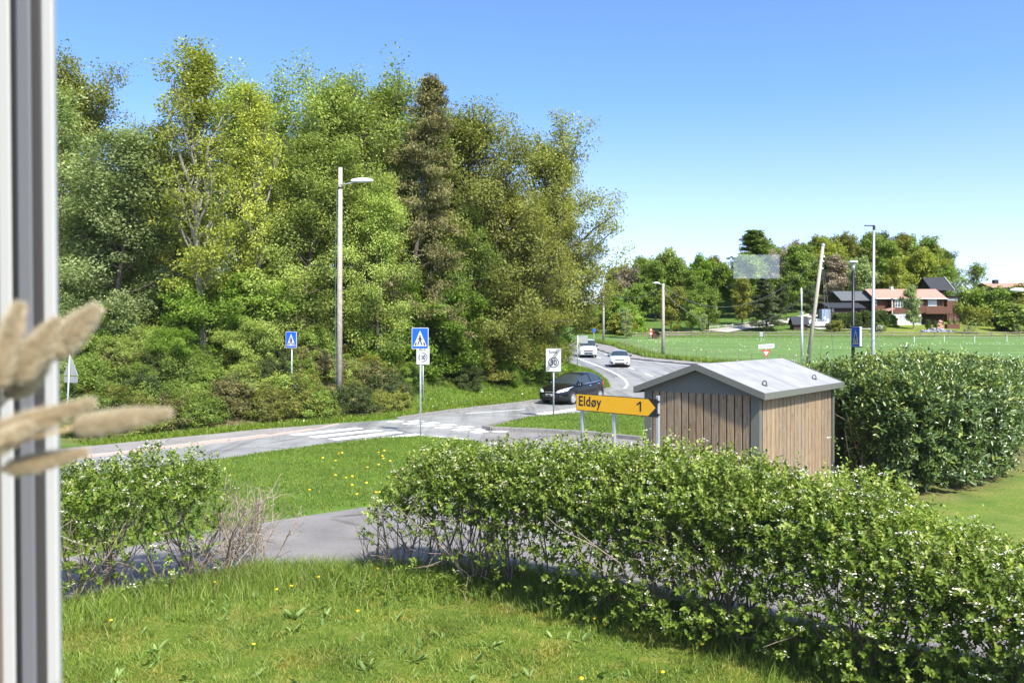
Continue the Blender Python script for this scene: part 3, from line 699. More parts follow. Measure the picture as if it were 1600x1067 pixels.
for i in range(44):
    px = rs.uniform(1165, 1485); Y = rs.uniform(186, 218); x = (px - 800) / F0 * Y
    k = (px - 1170) / 300; lim = np.interp(px, [1165, 1210, 1260, 1350, 1420, 1485], [395, 380, 374, 366, 368, 396])
    yt = lim + rs.uniform(-8, 26)
    hill(px, yt, Y, rs.choice(['far_a', 'far_b', 'far_a']), rs.choice(['lf_mid', 'lf_olive', 'lf_dark', 'lf_mid']), 'green tree massed among others on the hill behind the houses', grp='massed trees covering the hill')
for i in range(22):
    px = rs.uniform(950, 1185); Y = rs.uniform(162, 195); yt = np.interp(px, [950, 1030, 1180], [406, 398, 392]) + rs.uniform(0, 26)
    hill(px, yt, Y, rs.choice(['far_a', 'far_b']), rs.choice(['lf_mid', 'lf_olive', 'lf_mid']), 'green tree massed on the low slope between the wood and the fir', grp='massed trees on the low slope')
for i in range(12):
    px = rs.uniform(905, 1000); Y = rs.uniform(135, 150); yt = rs.uniform(470, 505)
    hill(px, yt, Y, 'far_bush', rs.choice(['lf_mid', 'lf_bright', 'lf_olive']), 'green bush beyond the bend of the main road', 'roadside_bush', 1.3, 'bushes beyond the road bend', cat='bush')
# garden greenery round the houses
gb = [(1305, 499, 139, 'lf_olive', 'large rounded rhododendron left of the black lamp post', 1.5, 'rhododendron_bush'),
      (1366, 505, 138, 'lf_olive', 'small shrub between the black lamp post and the tall steel lamp', .8, 'garden_bush'),
      (1450, 498, 141, 'lf_dark', 'clipped round dark shrub beside the grey rockery', .55, 'garden_bush'),
      (1462, 500, 143, 'lf_dark', 'low dark shrub behind the reddish stone of the rockery', .5, 'garden_bush'),
      (1395, 490, 146, 'lf_bright', 'young leafy shrub at the left corner of the white basement wall', .8, 'garden_bush'),
      (1590, 470, 140, 'lf_light', 'light green shrub at the right edge of the garden', 1.3, 'garden_bush'),
      (1575, 446, 152, 'lf_mid', 'tall green hedge tree below the far red roof', 1.0, 'garden_bush'),
      (1545, 450, 152, 'lf_mid', 'green shrub in the tall row left of the far red roof', .9, 'garden_bush'),
      (1520, 446, 155, 'lf_light', 'light shrub in the tall row right of the brown annexe', .9, 'garden_bush'),
      (1560, 482, 143, 'lf_dark', 'dark green shrub on the garden slope', 1.0, 'garden_bush'),
      (1605, 440, 150, 'lf_olive', 'olive shrub cut by the right edge of the picture', 1.0, 'garden_bush'),
      (1502, 452, 160, 'lf_mid', 'green bush just behind the brown annexe', 1.0, 'garden_bush'),
      (1590, 505, 136, 'lf_grey', 'low blossoming bush at the lower right of the garden', .8, 'garden_bush')]
for px, yt, Y, m, lab, w_, kd in gb: hill(px, yt, Y, 'far_bush', m, lab, kd, w_, 'garden bushes round the houses', cat='bush')
# ---------------------------------------------------------------- hedges
M['hd_leaf'] = leaf_mat('hedge_leaf_green', (0.0847, 0.141, 0.0159), (0.231, 0.282, 0.0397), (0.139, 0.204, 0.0248), trans=.36, rough=.52, spec=.3, nscale=1.5, objvar=0)
M['hd_young'] = leaf_mat('hedge_young_leaf', (0.197, 0.276, 0.0389), (0.41, 0.442, 0.116), (0.295, 0.358, 0.0712), trans=.35, rough=.45, nscale=1.5, objvar=0)
M['blossom'] = leaf_mat('blossom_cream', (.5, .46, .38), (.72, .7, .62), (.62, .56, .5), trans=.15, rough=.7, objvar=0)
M['laurel'] = leaf_mat('laurel_leaf', (0.0544, 0.0972, 0.0229), (0.145, 0.194, 0.0468), (0.0906, 0.14, 0.0333), trans=.15, rough=.3, spec=.6, nscale=1.2, objvar=0)
M['laurel_young'] = leaf_mat('laurel_young_leaf', (.18, .24, .05), (.36, .38, .11), (.26, .31, .07), trans=.25, rough=.35, nscale=1.2, objvar=0)
def poly_at(pl, s):
    pl = np.array(pl, float); d = np.linalg.norm(np.diff(pl[:, :2], axis=0), axis=1); c = np.concatenate([[0], np.cumsum(d)])
    s = np.clip(s, 0, c[-1]); out = np.stack([np.interp(s, c, pl[:, k]) for k in range(pl.shape[1])], -1)
    j = np.clip(np.searchsorted(c, s, side='right') - 1, 0, len(d) - 1); t = (pl[j + 1, :2] - pl[j, :2]) / d[j][:, None]
    return out, t, c[-1]
def hedge(name, label, pl, shoots, per, L, W, mats, thin=0.0, blossoms=0, young=.4, stems=3.0, z0=0.0, seed=3, shootlen=.16, group=None, lowcut=.35, top_shoots=.12, bloss_r=.03, stem_mat='twig', cat='hedge', depth=.28, rag=.12, open_start=0.0):
    """pl rows: x, y, height, halfwidth, density"""
    rng = np.random.default_rng(seed); _, _, T = poly_at(pl, np.zeros(1))
    s = rng.uniform(0, T, shoots * 2); q, t, _ = poly_at(pl, s)
    keep = rng.uniform(0, 1, len(s)) < q[:, 4]; q = q[keep][:shoots]; t = t[keep][:shoots]; n = len(q); s = s[keep][:shoots]
    nn = np.stack([-t[:, 1], t[:, 0]], -1)
    ang = rng.uniform(-.45, np.pi + .45, n)          # round the section: 0 = one side, pi/2 = top
    lump = 1 + rag * (np.sin(s * 2.1 + 1.3 * np.sin(s * .9)) * .6 + np.sin(s * 5.3 + ang * 2.2) * .4 + rng.normal(size=n) * .35)
    rr = (1 - rng.exponential(depth, n)); rr = np.clip(rr, .05, 1.05) * lump
    ca, sa = np.cos(ang), np.sin(ang); e = .72
    hx = np.sign(ca) * np.abs(ca) ** e * q[:, 3] * rr; hz = np.sign(sa) * np.abs(sa) ** e
    zz = q[:, 2] * (.42 + .58 * hz * rr) ; lo = sa < .35
    zz = np.where(lo, q[:, 2] * rng.uniform(.1, .85, n), zz)
    kp = (zz > lowcut * (1 + open_start * np.clip(1 - s / 4.5, 0, 1)) * (.5 + rng.uniform(0, .9, n))) | (rng.uniform(0, 1, n) > thin + (.96 - thin) * (open_start > 0) * np.clip(1.6 - s / 3.2, 0, 1))
    kp &= zz > .06
    hx, zz, q, t, nn, sa, ca, rr, s = (a[kp] for a in (hx, zz, q, t, nn, sa, ca, rr, s)); n = len(hx)
    z = Hf(q[:, 0], q[:, 1]) + z0
    Pp = np.concatenate([q[:, :2] + nn * hx[:, None], (z + zz)[:, None]], 1)
    out = np.stack([nn[:, 0] * ca * .8, nn[:, 1] * ca * .8, np.maximum(sa, 0) * 1.1 + .45], -1) + rng.normal(size=(n, 3)) * .35
    out = norm(out); topness = np.clip((zz / q[:, 2] - .6) / .4, 0, 1)
    tall = (rng.uniform(0, 1, n) < .05) & (topness > .5); sl = shootlen * rng.uniform(.6, 1.4, n) + tall * top_shoots * rng.uniform(.5, 2, n)
    # leaves set round each shoot
    u = (np.arange(per) + .5) / per
    base = Pp[:, None] + out[:, None] * (sl[:, None, None] * u[None, :, None])
    az = (np.arange(per) * 2.4)[None] + rng.uniform(0, 6.28, (n, 1))
    ref = norm(np.cross(out, rng.normal(size=(n, 3)))); r2 = np.cross(out, ref)
    side = ref[:, None] * np.cos(az)[..., None] + r2[:, None] * np.sin(az)[..., None]
    D = side * .85 + out[:, None] * (.35 + .5 * u[None, :, None]); D = D + rng.normal(size=D.shape) * .12
    Nn = out[:, None] * .8 + np.array([0, 0, .6]) + rng.normal(size=D.shape) * .3
    base = base.reshape(-1, 3); D = D.reshape(-1, 3); Nn = Nn.reshape(-1, 3)
    isy = (rng.uniform(0, 1, n) < young * (.12 + .88 * topness) * np.clip(rr, 0, 1) ** 2)
    yl = np.repeat(isy, per) & (np.tile(u, n) > .15)
    root = thing(name, label, cat, (float(pl[0][0]), float(pl[0][1]), 0), 0, group)
    off = np.array([pl[0][0], pl[0][1], 0])
    def mk(nm, msk, mm, ls=1.0):
        V, F = leaf_oval(base[msk] - off, D[msk], Nn[msk], L * ls, W, rng); o = link_mesh(nm, np_mesh(nm, V, F), M[mm], root); return o
    mk('foliage', ~yl, mats[0])
    if yl.any(): mk('young_leaves', yl, mats[1], .9)
    if blossoms:
        cand = np.where((np.clip(rr, 0, 2) > .75))[0]; pk = rng.choice(cand, min(blossoms, len(cand)), replace=False)
        c = Pp[pk] + out[pk] * sl[pk][:, None] * 1.05; k = 9
        o2 = rng.normal(size=(len(pk), k, 3)) * np.array([bloss_r, bloss_r, bloss_r * .3]); cc = (c[:, None] + o2).reshape(-1, 3)
        V, F = leaf_quads(cc - off, bloss_r * .75, rng, up=1.5, wid=.9); link_mesh('blossom', np_mesh('blossom', V, F), M['blossom'], root)
    if stems:
        paths = []; rads = []; m = int(T * stems)
        for i in range(m):
            ss = rng.uniform(0, T, 1); qq, tt, _ = poly_at(pl, ss); qq = qq[0]
            b = np.array([qq[0] + rng.normal() * .1, qq[1] + rng.normal() * .12, float(Hf(qq[0:1], qq[1:2])[0]) + z0 - .05])
            for j in range(rng.integers(3, 6)):
                a = rng.uniform(0, 6.28); d = np.array([np.cos(a) * .45, np.sin(a) * .45, 1.0]); Lh = qq[2] * rng.uniform(.75, 1.0)
                p = bez(b, d, Lh, 6, rng, .05, .16); r0 = rng.uniform(.008, .02)
                paths.append(p); rads.append(r0 * np.linspace(1, .3, 7))
                for _ in range(4):
                    jj = rng.integers(1, 6); p2 = bez(p[jj], norm(p[jj + 1 if jj < 6 else 6] - p[jj]) + rng.normal(size=3) * .7, qq[2] * .35, 4, rng, .06, .2)
                    paths.append(p2); rads.append(r0 * .45 * np.linspace(1, .3, 5))
        V, F = tubes_np(paths, rads, 4); o = link_mesh('branches', np_mesh('branches', V - off, F), M[stem_mat], root); o.data.shade_smooth()
    return root
# front hedge: x, y, height, halfwidth, density
FRONT = [(-2.05, 12.3, .7, .45, .18), (-1.75, 12.2, 1.3, .6, .5), (-1.1, 12.0, 1.85, .7, .85), (0.1, 11.4, 1.95, .75, .95), (1.4, 10.4, 1.98, .75, 1), (2.6, 9.5, 2.1, .8, 1), (3.6, 8.8, 1.9, .8, 1.1), (4.2, 8.3, 1.68, .85, 1.2), (4.8, 7.8, 1.42, .9, 1.2), (5.6, 7.2, 1.25, .9, 1.2), (6.8, 6.2, 1.15, .9, 1)]
hedge('flowering_hedge', 'big cream-blossomed hedge with yellow-green shoots across the foreground in front of the hut', FRONT, 19500, 9, .057, .58, ('hd_leaf', 'hd_young'), thin=.35, blossoms=1500, young=.62, stems=3.2, seed=3, shootlen=.15, lowcut=.7, open_start=.75)
LEFT = [(-7.6, 9.6, 1.8, .7, .9), (-6.3, 10.6, 1.8, .7, 1), (-5.3, 11.3, 1.78, .65, .95), (-4.55, 11.9, 1.72, .55, .6), (-4.1, 12.1, 1.5, .35, .12)]
hedge('flowering_hedge', 'open blossoming hedge on the left beside the window frame', LEFT, 3300, 8, .06, .58, ('hd_leaf', 'hd_young'), thin=.7, blossoms=420, young=.35, stems=5, seed=4, shootlen=.15, lowcut=.85)
# bare shrub
rng = np.random.default_rng(44); paths = []; rads = []
for b in ((-4.25, 12.2), (-3.95, 12.35), (-3.7, 12.4)):
    for j in range(7):
        a = rng.uniform(0, 6.28); p = bez((b[0], b[1], -.05), (np.cos(a) * .5, np.sin(a) * .4, 1), rng.uniform(1.1, 1.5), 7, rng, .03, .14); r0 = rng.uniform(.009, .017)
        paths.append(p); rads.append(r0 * np.linspace(1, .35, 8))
        for _ in range(9):
            jj = rng.integers(2, 7); p2 = bez(p[jj], norm(p[jj] - p[jj - 1]) + rng.normal(size=3) * .75, rng.uniform(.25, .6), 4, rng, .06, .2); paths.append(p2); rads.append(r0 * .45 * np.linspace(1, .4, 5))
            p3 = bez(p2[2], norm(p2[2] - p2[1]) + rng.normal(size=3) * .8, rng.uniform(.1, .3), 3, rng, .06, .2); paths.append(p3); rads.append(r0 * .3 * np.linspace(1, .5, 4))
V, F = tubes_np(paths, rads, 5)
sh = thing('bare_shrub', 'leafless shrub of pale tangled twigs standing in front of the driveway', 'shrub', (-3.9, 12.3, 0))
o = link_mesh('branches', np_mesh('branches', V - np.array([-3.9, 12.3, 0]), F), M['twig_bare'], sh); o.data.shade_smooth()
tips = np.array([p[-1] for p in paths if len(p) == 4])[::3]
V, F = leaf_quads(np.repeat(tips, 3, 0) + rng.normal(size=(len(tips) * 3, 3)) * .03 - np.array([-3.9, 12.3, 0]), .035, rng)
link_mesh('leaves', np_mesh('leaves', V, F), M['hd_young'], sh)
# laurels
LA = [(7.9, 18.8, 1.5, .35, 1), (8.3, 18.9, 2.2, 1.1, 1.2), (9.1, 19.3, 2.4, 1.5, 1), (10.1, 20.2, 2.4, 1.5, 1), (11.2, 21.6, 2.35, 1.4, 1)]
hedge('laurel_hedge', 'dense dark glossy laurel hedge bulging out beside the hut', LA, 9500, 6, .13, .42, ('laurel', 'laurel_young'), young=.3, stems=2, seed=6, shootlen=.2, lowcut=.1, depth=.2, rag=.14)
LB = [(10.7, 21.9, 1.9, .8, 1), (11.6, 22.8, 2.35, 1.35, 1), (14.2, 25.6, 2.35, 1.3, 1), (17.5, 29.0, 2.15, 1.3, 1), (21, 32.5, 1.95, 1.3, 1)]
hedge('laurel_hedge', 'long dark laurel hedge running away behind the bulging one to the right edge', LB, 12000, 6, .14, .42, ('laurel', 'laurel_young'), young=.32, stems=1.5, seed=7, shootlen=.22, lowcut=.1, depth=.2, rag=.14)
LC = [(9.2, 23.6, 2.5, 1.4, 1), (11.5, 25.5, 2.55, 1.5, 1), (14.5, 28.6, 2.5, 1.6, 1), (18, 32, 2.2, 1.6, 1), (22, 35.5, 1.85, 1.5, 1)]
hedge('laurel_hedge', 'pale-topped laurel hedge behind, bordering the meadow between hut roof and lamp posts', LC, 11000, 6, .15, .42, ('laurel', 'laurel_young'), young=.6, stems=1, seed=8, shootlen=.24, lowcut=.1, depth=.22, rag=.14)

# ---------------------------------------------------------------- grass
M['blade'] = leaf_mat('grass_blade', (0.0641, 0.132, 0.0157), (0.321, 0.335, 0.0673), (0.15, 0.224, 0.0281), trans=.3, rough=.5, nscale=.8, objvar=0, patch=((.34, .29, .06), 1.5))
M['blade_long'] = leaf_mat('grass_blade_long', (0.101, 0.169, 0.0228), (0.259, 0.305, 0.0546), (0.159, 0.237, 0.0319), trans=.3, rough=.5, nscale=.8, objvar=0)
M['blade_verge'] = leaf_mat('grass_blade_verge', (0.0878, 0.154, 0.0122), (0.213, 0.257, 0.0255), (0.138, 0.206, 0.0163), trans=.3, nscale=.5, objvar=0)
M['straw'] = leaf_mat('grass_straw', (.2, .17, .07), (.38, .33, .16), trans=.2, objvar=0)
def pts_in(poly, n, rng, maskf=None):
    pl = np.array(poly); lo = pl.min(0); hi = pl.max(0); out = []
    tot = 0
    while tot < n:
        X = rng.uniform(lo[0], hi[0], n * 2); Y = rng.uniform(lo[1], hi[1], n * 2); k = inside(X, Y, poly)
        if maskf is not None: k &= maskf(X, Y)
        out.append(np.stack([X[k], Y[k]], 1)); tot += k.sum()
        if k.sum() == 0: break
    return np.concatenate(out)[:n]
def blades(name, label, pts, h, wd, m, rng, lean=.5, zoff=.03, cat='grass', hvar=None):
    n = len(pts); z = Hf(pts[:, 0], pts[:, 1]) + zoff
    b = np.concatenate([pts, z[:, None]], 1); hh = h * rng.uniform(.45, 1.35, n)
    if hvar is not None: hh = hh * hvar
    a = rng.uniform(0, 6.28, n); s = np.stack([np.cos(a), np.sin(a), np.zeros(n)], 1) * (wd * rng.uniform(.7, 1.3, n))[:, None]
    a2 = rng.uniform(0, 6.28, n); ln = np.stack([np.cos(a2), np.sin(a2), np.zeros(n)], 1) * (hh * lean * rng.uniform(.1, 1.2, n))[:, None]
    up = np.array([0, 0, 1.0]) * hh[:, None]
    V = np.stack([b - s, b + s, b + s * .7 + ln * .3 + up * .55, b - s * .7 + ln * .3 + up * .55, b + ln + up * .95], 1).reshape(-1, 3)
    i = np.arange(n)[:, None] * 5
    F = np.concatenate([i + np.array([[0, 1, 2]]), i + np.array([[0, 2, 3]]), i + np.array([[3, 2, 4]])])
    o = link_mesh(name, np_mesh(name, V, F), M[m]); tag(o, label, cat, kind='stuff'); return o
rng = np.random.default_rng(77)
off_asph = lambda X, Y: asph_sd(X, Y) > .04
LAWN = [(-7.5, 5.8), (-9.5, 9), (-7, 10.5), (-3.6, 12.6), (-1.6, 12.7), (.6, 12.0), (4.5, 9.0), (6.8, 7), (5.2, 4.8)]
p = pts_in(LAWN, 330000, rng, off_asph)
nz = .5 + .5 * np.sin(p[:, 0] * 1.7 + np.sin(p[:, 1] * 1.1) * 2) * np.sin(p[:, 1] * 2.3 + p[:, 0] * .6)
p = p[rng.uniform(0, 1, len(p)) < .85 + .15 * nz]; nz2 = .5 + .5 * np.sin(p[:, 0] * 2.9 + 1) * np.sin(p[:, 1] * 3.7)
blades('lawn_grass', 'short mown lawn grass with mossy patches in the near foreground', p, .075, .0068, 'blade', rng, .9, .005, hvar=.75 + .5 * nz2)
tuf = pts_in(LAWN, 260, rng, off_asph); tp2 = np.repeat(tuf, 55, 0) + rng.normal(size=(260 * 55, 2)) * .07
tp2 = tp2[asph_sd(tp2[:, 0], tp2[:, 1]) > .03]
blades('lawn_tufts', 'longer tufts of grass standing out of the near lawn', tp2, .15, .0055, 'blade_long', rng, .8, .005)
edge = [(-9, 7.4), (-5.6, 10.7), (-3.7, 12.2), (-2, 12.3), (0, 12.0), (1.8, 10.9), (4, 9.1), (6.5, 7.4)]
ss = rng.uniform(0, 17.5, 46000); q, t, _ = poly_at([(x, y, 0, 0, 0) for x, y in edge], ss)
pp = q[:, :2] + np.stack([t[:, 1], -t[:, 0]], 1) * (np.abs(rng.normal(size=(len(ss), 1))) * .55 - .12)
pp = pp[asph_sd(pp[:, 0], pp[:, 1]) > .03]
blades('long_grass', 'long unmown grass along the foot of the front hedges', pp, .24, .0055, 'blade_long', rng, .65, .0)
blades('dry_grass', 'pale straw stalks among the long grass', pp[::22], .3, .003, 'straw', rng, .8, .0)
STRIP = PATH_FAR[2:] + STRIP_TOP[:-1]
p = pts_in(STRIP, 80000, rng, lambda X, Y: off_asph(X, Y) & (Y > 11) & (X > -13))
blades('verge_grass', 'bright green grass of the strip between driveway and side road', p, .075, .011, 'blade_verge', rng, .6, .02)
ISL = ISL_TOP[:7] + ISL_LOW[::-1]
p = pts_in(ISL, 34000, rng, lambda X, Y: off_asph(X, Y) & (Y < 42) & (X < 12))
blades('island_grass', 'bright green grass of the kerbed island behind the yellow sign', p, .08, .016, 'blade_verge', rng, .6, .02)
ss = rng.uniform(0, 62, 90000); q, t, _ = poly_at([(x, y, 0, 0, 0) for x, y in FAR_EDGE[2:16]], ss)
pp = q[:, :2] + np.stack([-t[:, 1], t[:, 0]], 1) * (rng.uniform(0, 1, (len(ss), 1)) ** 1.3 * 5.2)
pp = pp[asph_sd(pp[:, 0], pp[:, 1]) > .05]
dl = seg_dist(pp[:, 0], pp[:, 1], FAR_EDGE); kk = (pp[:, 0] > -5) | (dl < 1.4) | (rng.uniform(0, 1, len(pp)) < .25)
pp = pp[kk]
blades('roadside_grass', 'grass verge along the far side of the road below the wood', pp, .15, .018, 'blade_verge', rng, .6, .02)
RLAWN = [(8, 9.5), (8.2, 14), (9.2, 17.6), (11.6, 20.2), (15.5, 24.2), (21, 29), (26, 30), (20, 18), (12, 8)]
p = pts_in(RLAWN, 60000, rng, off_asph)
blades('garden_grass', 'short yellowish lawn right of the laurel hedges', p, .035, .008, 'blade', rng, .7, .01)
ss = rng.uniform(0, 75, 16000); q, t, _ = poly_at([(x, y, 0, 0, 0) for x, y in RW_OUT[3:]], ss)
pp = q[:, :2] + np.stack([-t[:, 1], t[:, 0]], 1) * (np.abs(rng.normal(size=(len(ss), 1))) * 1.0 + .15)
blades('meadow_edge_grass', 'taller pale grass along the wire fence beside the main road', pp, .5, .03, 'blade_long', rng, .5, .0)
# broad weeds in the lawn
def weeds():
    rng = np.random.default_rng(5); c = pts_in(LAWN, 420, rng, off_asph); LZ = []; C = []; D = []
    for x, y in c:
        k = rng.integers(3, 9); a = rng.uniform(0, 6.28, k); lz = rng.uniform(.4, 1.35)
        for t in a: C.append((x, y, .03)); D.append((math.cos(t), math.sin(t), rng.uniform(.1, 1.1))); LZ.append(lz * rng.uniform(.6, 1.2))
    C = np.array(C); D = np.array(D); N_ = np.tile([0, 0, 1.0], (len(C), 1)) + rng.normal(size=C.shape) * .2
    V, F = leaf_oval(C, D, N_, np.array(LZ) * .135, .27, rng); o = link_mesh('lawn_weeds', np_mesh('lawn_weeds', V, F), M['wd'])
    tag(o, 'broad-leaved dandelion and dock leaves scattered in the near lawn', 'weeds', kind='stuff')
M['wd'] = leaf_mat('weed_leaf', (.12, .2, .04), (.28, .36, .12), (.18, .27, .07), trans=.35, objvar=0)
weeds()
# nettle-like clump at hedge foot
rngc = np.random.default_rng(15); c = rngc.normal(size=(420, 2)) * np.array([.75, .28]) + np.array([-1.0, 11.4]); C = []; D = []
for x, y in c:
    h = rngc.uniform(.08, .26)
    for k in range(6): t = rngc.uniform(0, 6.28); C.append((x, y, h * (k + 1) / 6)); D.append((math.cos(t), math.sin(t), .3))
C = np.array(C); V, F = leaf_oval(C, np.array(D), np.tile([0, 0, 1.0], (len(C), 1)), .055, .5, rngc)
tag(link_mesh('leafy_weeds', np_mesh('leafy_weeds', V, F), M['hd_leaf']), 'clump of leafy green weeds at the left end of the big hedge', 'weeds', kind='stuff')
# white meadow flowers
M['mflower'] = leaf_mat('meadow_flower_white', (.6, .62, .5), (.8, .8, .75), trans=.2, objvar=0)
def flowers(name, label, pts, sz, h, m, rng):
    z = Hf(pts[:, 0], pts[:, 1]) + h; C = np.concatenate([pts, z[:, None]], 1); V, F = leaf_quads(C, sz, rng, up=.8, wid=.9)
    tag(link_mesh(name, np_mesh(name, V, F), M[m]), label, 'flowers', kind='stuff')
FIELD = [(18, 84), (24, 74), (34, 64), (62, 52), (110, 52), (110, 127), (16, 127)]
p = pts_in(FIELD, 7000, rng); nz = np.sin(p[:, 0] * .21) * np.sin(p[:, 1] * .33 + p[:, 0] * .1) + rng.normal(size=len(p)) * .4
flowers('meadow_flowers', 'white flowers dotted over the big green meadow', p[nz > .3], .13, .12, 'mflower', rng)
vp = pp_ = np.stack([rng.uniform(-9, 6, 260), rng.uniform(30, 46, 260)], 1); dl = seg_dist(vp[:, 0], vp[:, 1], FAR_EDGE); k = inside(vp[:, 0], vp[:, 1], LEFTLAND) & (dl < 4)
flowers('verge_flowers', 'white flowers in the grass verge below the wood', vp[k], .08, .2, 'mflower', rng)
# dandelions
M['dand'] = mat('dandelion_yellow', (.8, .5, .01), .7, 0, .1); M['stalk'] = mat('dandelion_stalk', (.25, .3, .08), .6)
h = MB(); h.lathe([(0, .0), (.012, .002), (.021, .009), (.019, .014), (.01, .018), (0, .019)], (0, 0, .1), n=10)
proto = thing('dandelion', 'yellow dandelion flower in the lawn or the grass strip', 'flower', (0, 0, 0), 0, 'dandelions in the grass')
h.build('flower_head', M['dand'], proto, True); MB().tube([(0, 0, 0), (.008, 0, .05), (0, 0, .1)], .002, 5).build('stalk', M['stalk'], proto)
dp = [(G_, 0) for G_ in ()]
spots = []
for px, py in ((173, 968), (452, 916), (437, 925), (500, 906), (468, 905), (560, 892), (540, 890), (590, 895), (300, 905), (930, 972), (945, 985), (1040, 1050), (905, 1062), (395, 1005), (560, 960), (1100, 1010), (330, 915), (520, 895)):
    Y = 4550 / (py - HZ); spots.append(((px - 800) / F0 * Y, Y, 1.0))
rd = random.Random(3)
for i in range(34):
    px = rd.uniform(480, 660); py = rd.uniform(712, 790); Y = 4680 / (py - HZ); spots.append(((px - 800) / F0 * Y, Y, 1.5))
for i, (x, y, s) in enumerate(spots):
    if asph_sd(np.array([x]), np.array([y]))[0] < .1: continue
    d = copy_tree(proto) if i else proto
    d.location = (x, y, H1(x, y)); d.scale = (s * 1.1, s * 1.1, s * rd.uniform(.9, 1.6)); d.rotation_euler = (rd.uniform(-.3, .3), rd.uniform(-.3, .3), rd.uniform(0, 6))
# ---------------------------------------------------------------- text
def text_mesh(s, size, ex, en, o, m, parent, name='lettering', slant=0.0, th=.004, stretch=1.0, bold=0.0, align='LEFT', ey=(0, 0, 1)):
    cu = bpy.data.curves.new('t', 'FONT'); cu.body = s; cu.size = size; cu.align_x = align; cu.shear = slant; cu.space_character = 1.06; cu.offset = bold; cu.resolution_u = 4
    to = bpy.data.objects.new('t', cu); COL.objects.link(to); bpy.context.view_layer.update()
    me = bpy.data.meshes.new_from_object(to.evaluated_get(bpy.context.evaluated_depsgraph_get()))
    bpy.data.objects.remove(to); bpy.data.curves.remove(cu)
    ex = Vector(ex); ey = Vector(ey); en = Vector(en); o = Vector(o)
    for v in me.vertices:
        x, y = v.co.x * stretch, v.co.y; v.co = o + ex * x + ey * y + en * th
    me.name = name; me.materials.clear()
    return link_mesh(name, me, m, parent)
def frame_of(nx_, ny_):
    "facing direction n (2d) -> ex (to the reader's right), n"
    n = Vector((nx_, ny_, 0)).normalized(); ex = Vector((-n.y, n.x, 0)); return ex, n
EZ = Vector((0, 0, 1))
def crossing_sign(label, x, y, ztop, w_, h_, face, pole_r=.03, z0=None, post='pole', group=None, polem='galv', side_off=0, thick=.02, root=None, panel_ctr=None):
    ex, n = frame_of(*face); z0 = H1(x, y) if z0 is None else z0
    t = root or thing('crossing_sign', label, 'road sign', (x, y, z0), 0, group)
    if root is None: MB().tube([(0, 0, -.3), (0, 0, ztop - z0 - .05)], pole_r, 12).build('pole', M[polem], t, True)
    base = Vector((0, 0, ztop - z0 - h_ / 2)) + n * (pole_r + .012) + ex * side_off
    if panel_ctr: base = Vector(panel_ctr)
    pl = MB().prism(rrect(w_, h_, .04), base, ex, EZ, n, thick).build('sign_panel', M['sign_white'], t)
    b2 = base + n * thick
    MB().prism(rrect(w_ * .93, h_ * .94, .03), b2, ex, EZ, n, .003).build('blue_field', M['sign_blue'], pl)
    b3 = b2 + n * .003; hw, hh = w_ * .4, h_ * .37
    MB().prism([(-hw, -hh), (hw, -hh), (0, hh)], b3, ex, EZ, n, .003).build('white_triangle', M['sign_white'], pl)
    b4 = b3 + n * .003; s = h_ * .5; mb = MB()
    def pp(poly): mb.prism([(a * s, b * s) for a, b in poly], b4, ex, EZ, n, .002)
    pp(circle(0, .22, .075, 12))
    pp([(-.07, .13), (.07, .13), (.1, -.18), (-.08, -.18)])
    pp([(-.08, -.18), (.02, -.18), (-.1, -.45), (-.16, -.62), (-.27, -.62), (-.2, -.45)])
    pp([(0, -.181), (.1, -.181), (.14, -.4), (.24, -.62), (.13, -.62), (.05, -.42)])
    pp([(-.07, .1), (-.075, 0), (-.2, -.18), (-.24, -.12)]); pp([(.07, .1), (.2, -.12), (.17, -.17), (.08, 0)])
    for k in (-1, 1): pp([(k * .36, -.66), (k * .5, -.66), (k * .43, -.38), (k * .33, -.38)][::k])
    mb.build('pedestrian_symbol', M['sign_black'], pl)
    return t
def zone_sign(label, x, y, ztop, w_, h_, face, pole_r=.032, end=True, kind='speed_zone_sign'):
    ex, n = frame_of(*face); z0 = H1(x, y); t = thing(kind, label, 'road sign', (x, y, z0))
    MB().tube([(0, 0, -.3), (0, 0, ztop - z0 - .04)], pole_r, 12).build('pole', M['galv'], t, True)
    base = Vector((0, 0, ztop - z0 - h_ / 2)) + n * (pole_r + .01)
    pl = MB().prism(rrect(w_, h_, .03), base, ex, EZ, n, .03).build('sign_panel', M['sign_white'], t)
    b2 = base + n * .03; mb = MB(); outer = circle(0, 0, 1, 32)
    cyc = -h_ * .11; r1, r0 = w_ * .35, w_ * .29
    ring = MB()
    for i in range(32):
        a, b = outer[i], outer[(i + 1) % 32]
        ring.prism([(a[0] * r0, a[1] * r0 + cyc), (a[0] * r1, a[1] * r1 + cyc), (b[0] * r1, b[1] * r1 + cyc), (b[0] * r0, b[1] * r0 + cyc)], b2, ex, EZ, n, .003)
    ring.build('ring', M['sign_grey'], pl)
    text_mesh('30', h_ * .34, ex, n, b2 + EZ * (cyc - h_ * .115), M['sign_grey'], pl, stretch=.8, bold=.012, align='CENTER')
    text_mesh('Sone', h_ * .19, ex, n, b2 + EZ * (h_ * .29) - ex * w_ * .32, M['sign_grey'], pl, stretch=.95, bold=.0025)
    if end:
        for k in range(4):
            o = (k - 1.5) * w_ * .07
            x0, y0, x1, y1 = -w_ * .47 + o, -h_ * .48, w_ * .36 + o, h_ * .48
            if x0 < -w_ * .48: f = (-w_ * .48 - x0) / (x1 - x0); x0 += (x1 - x0) * f; y0 += (y1 - y0) * f
            mb.prism([(x0 - .01, y0), (x0 + .01, y0), (x1 + .01, y1), (x1 - .01, y1)], b2 + n * .003, ex, EZ, n, .002)
        mb.build('end_stripes', M['sign_grey'], pl)
    return t
v = P(657, 680, 28.2)
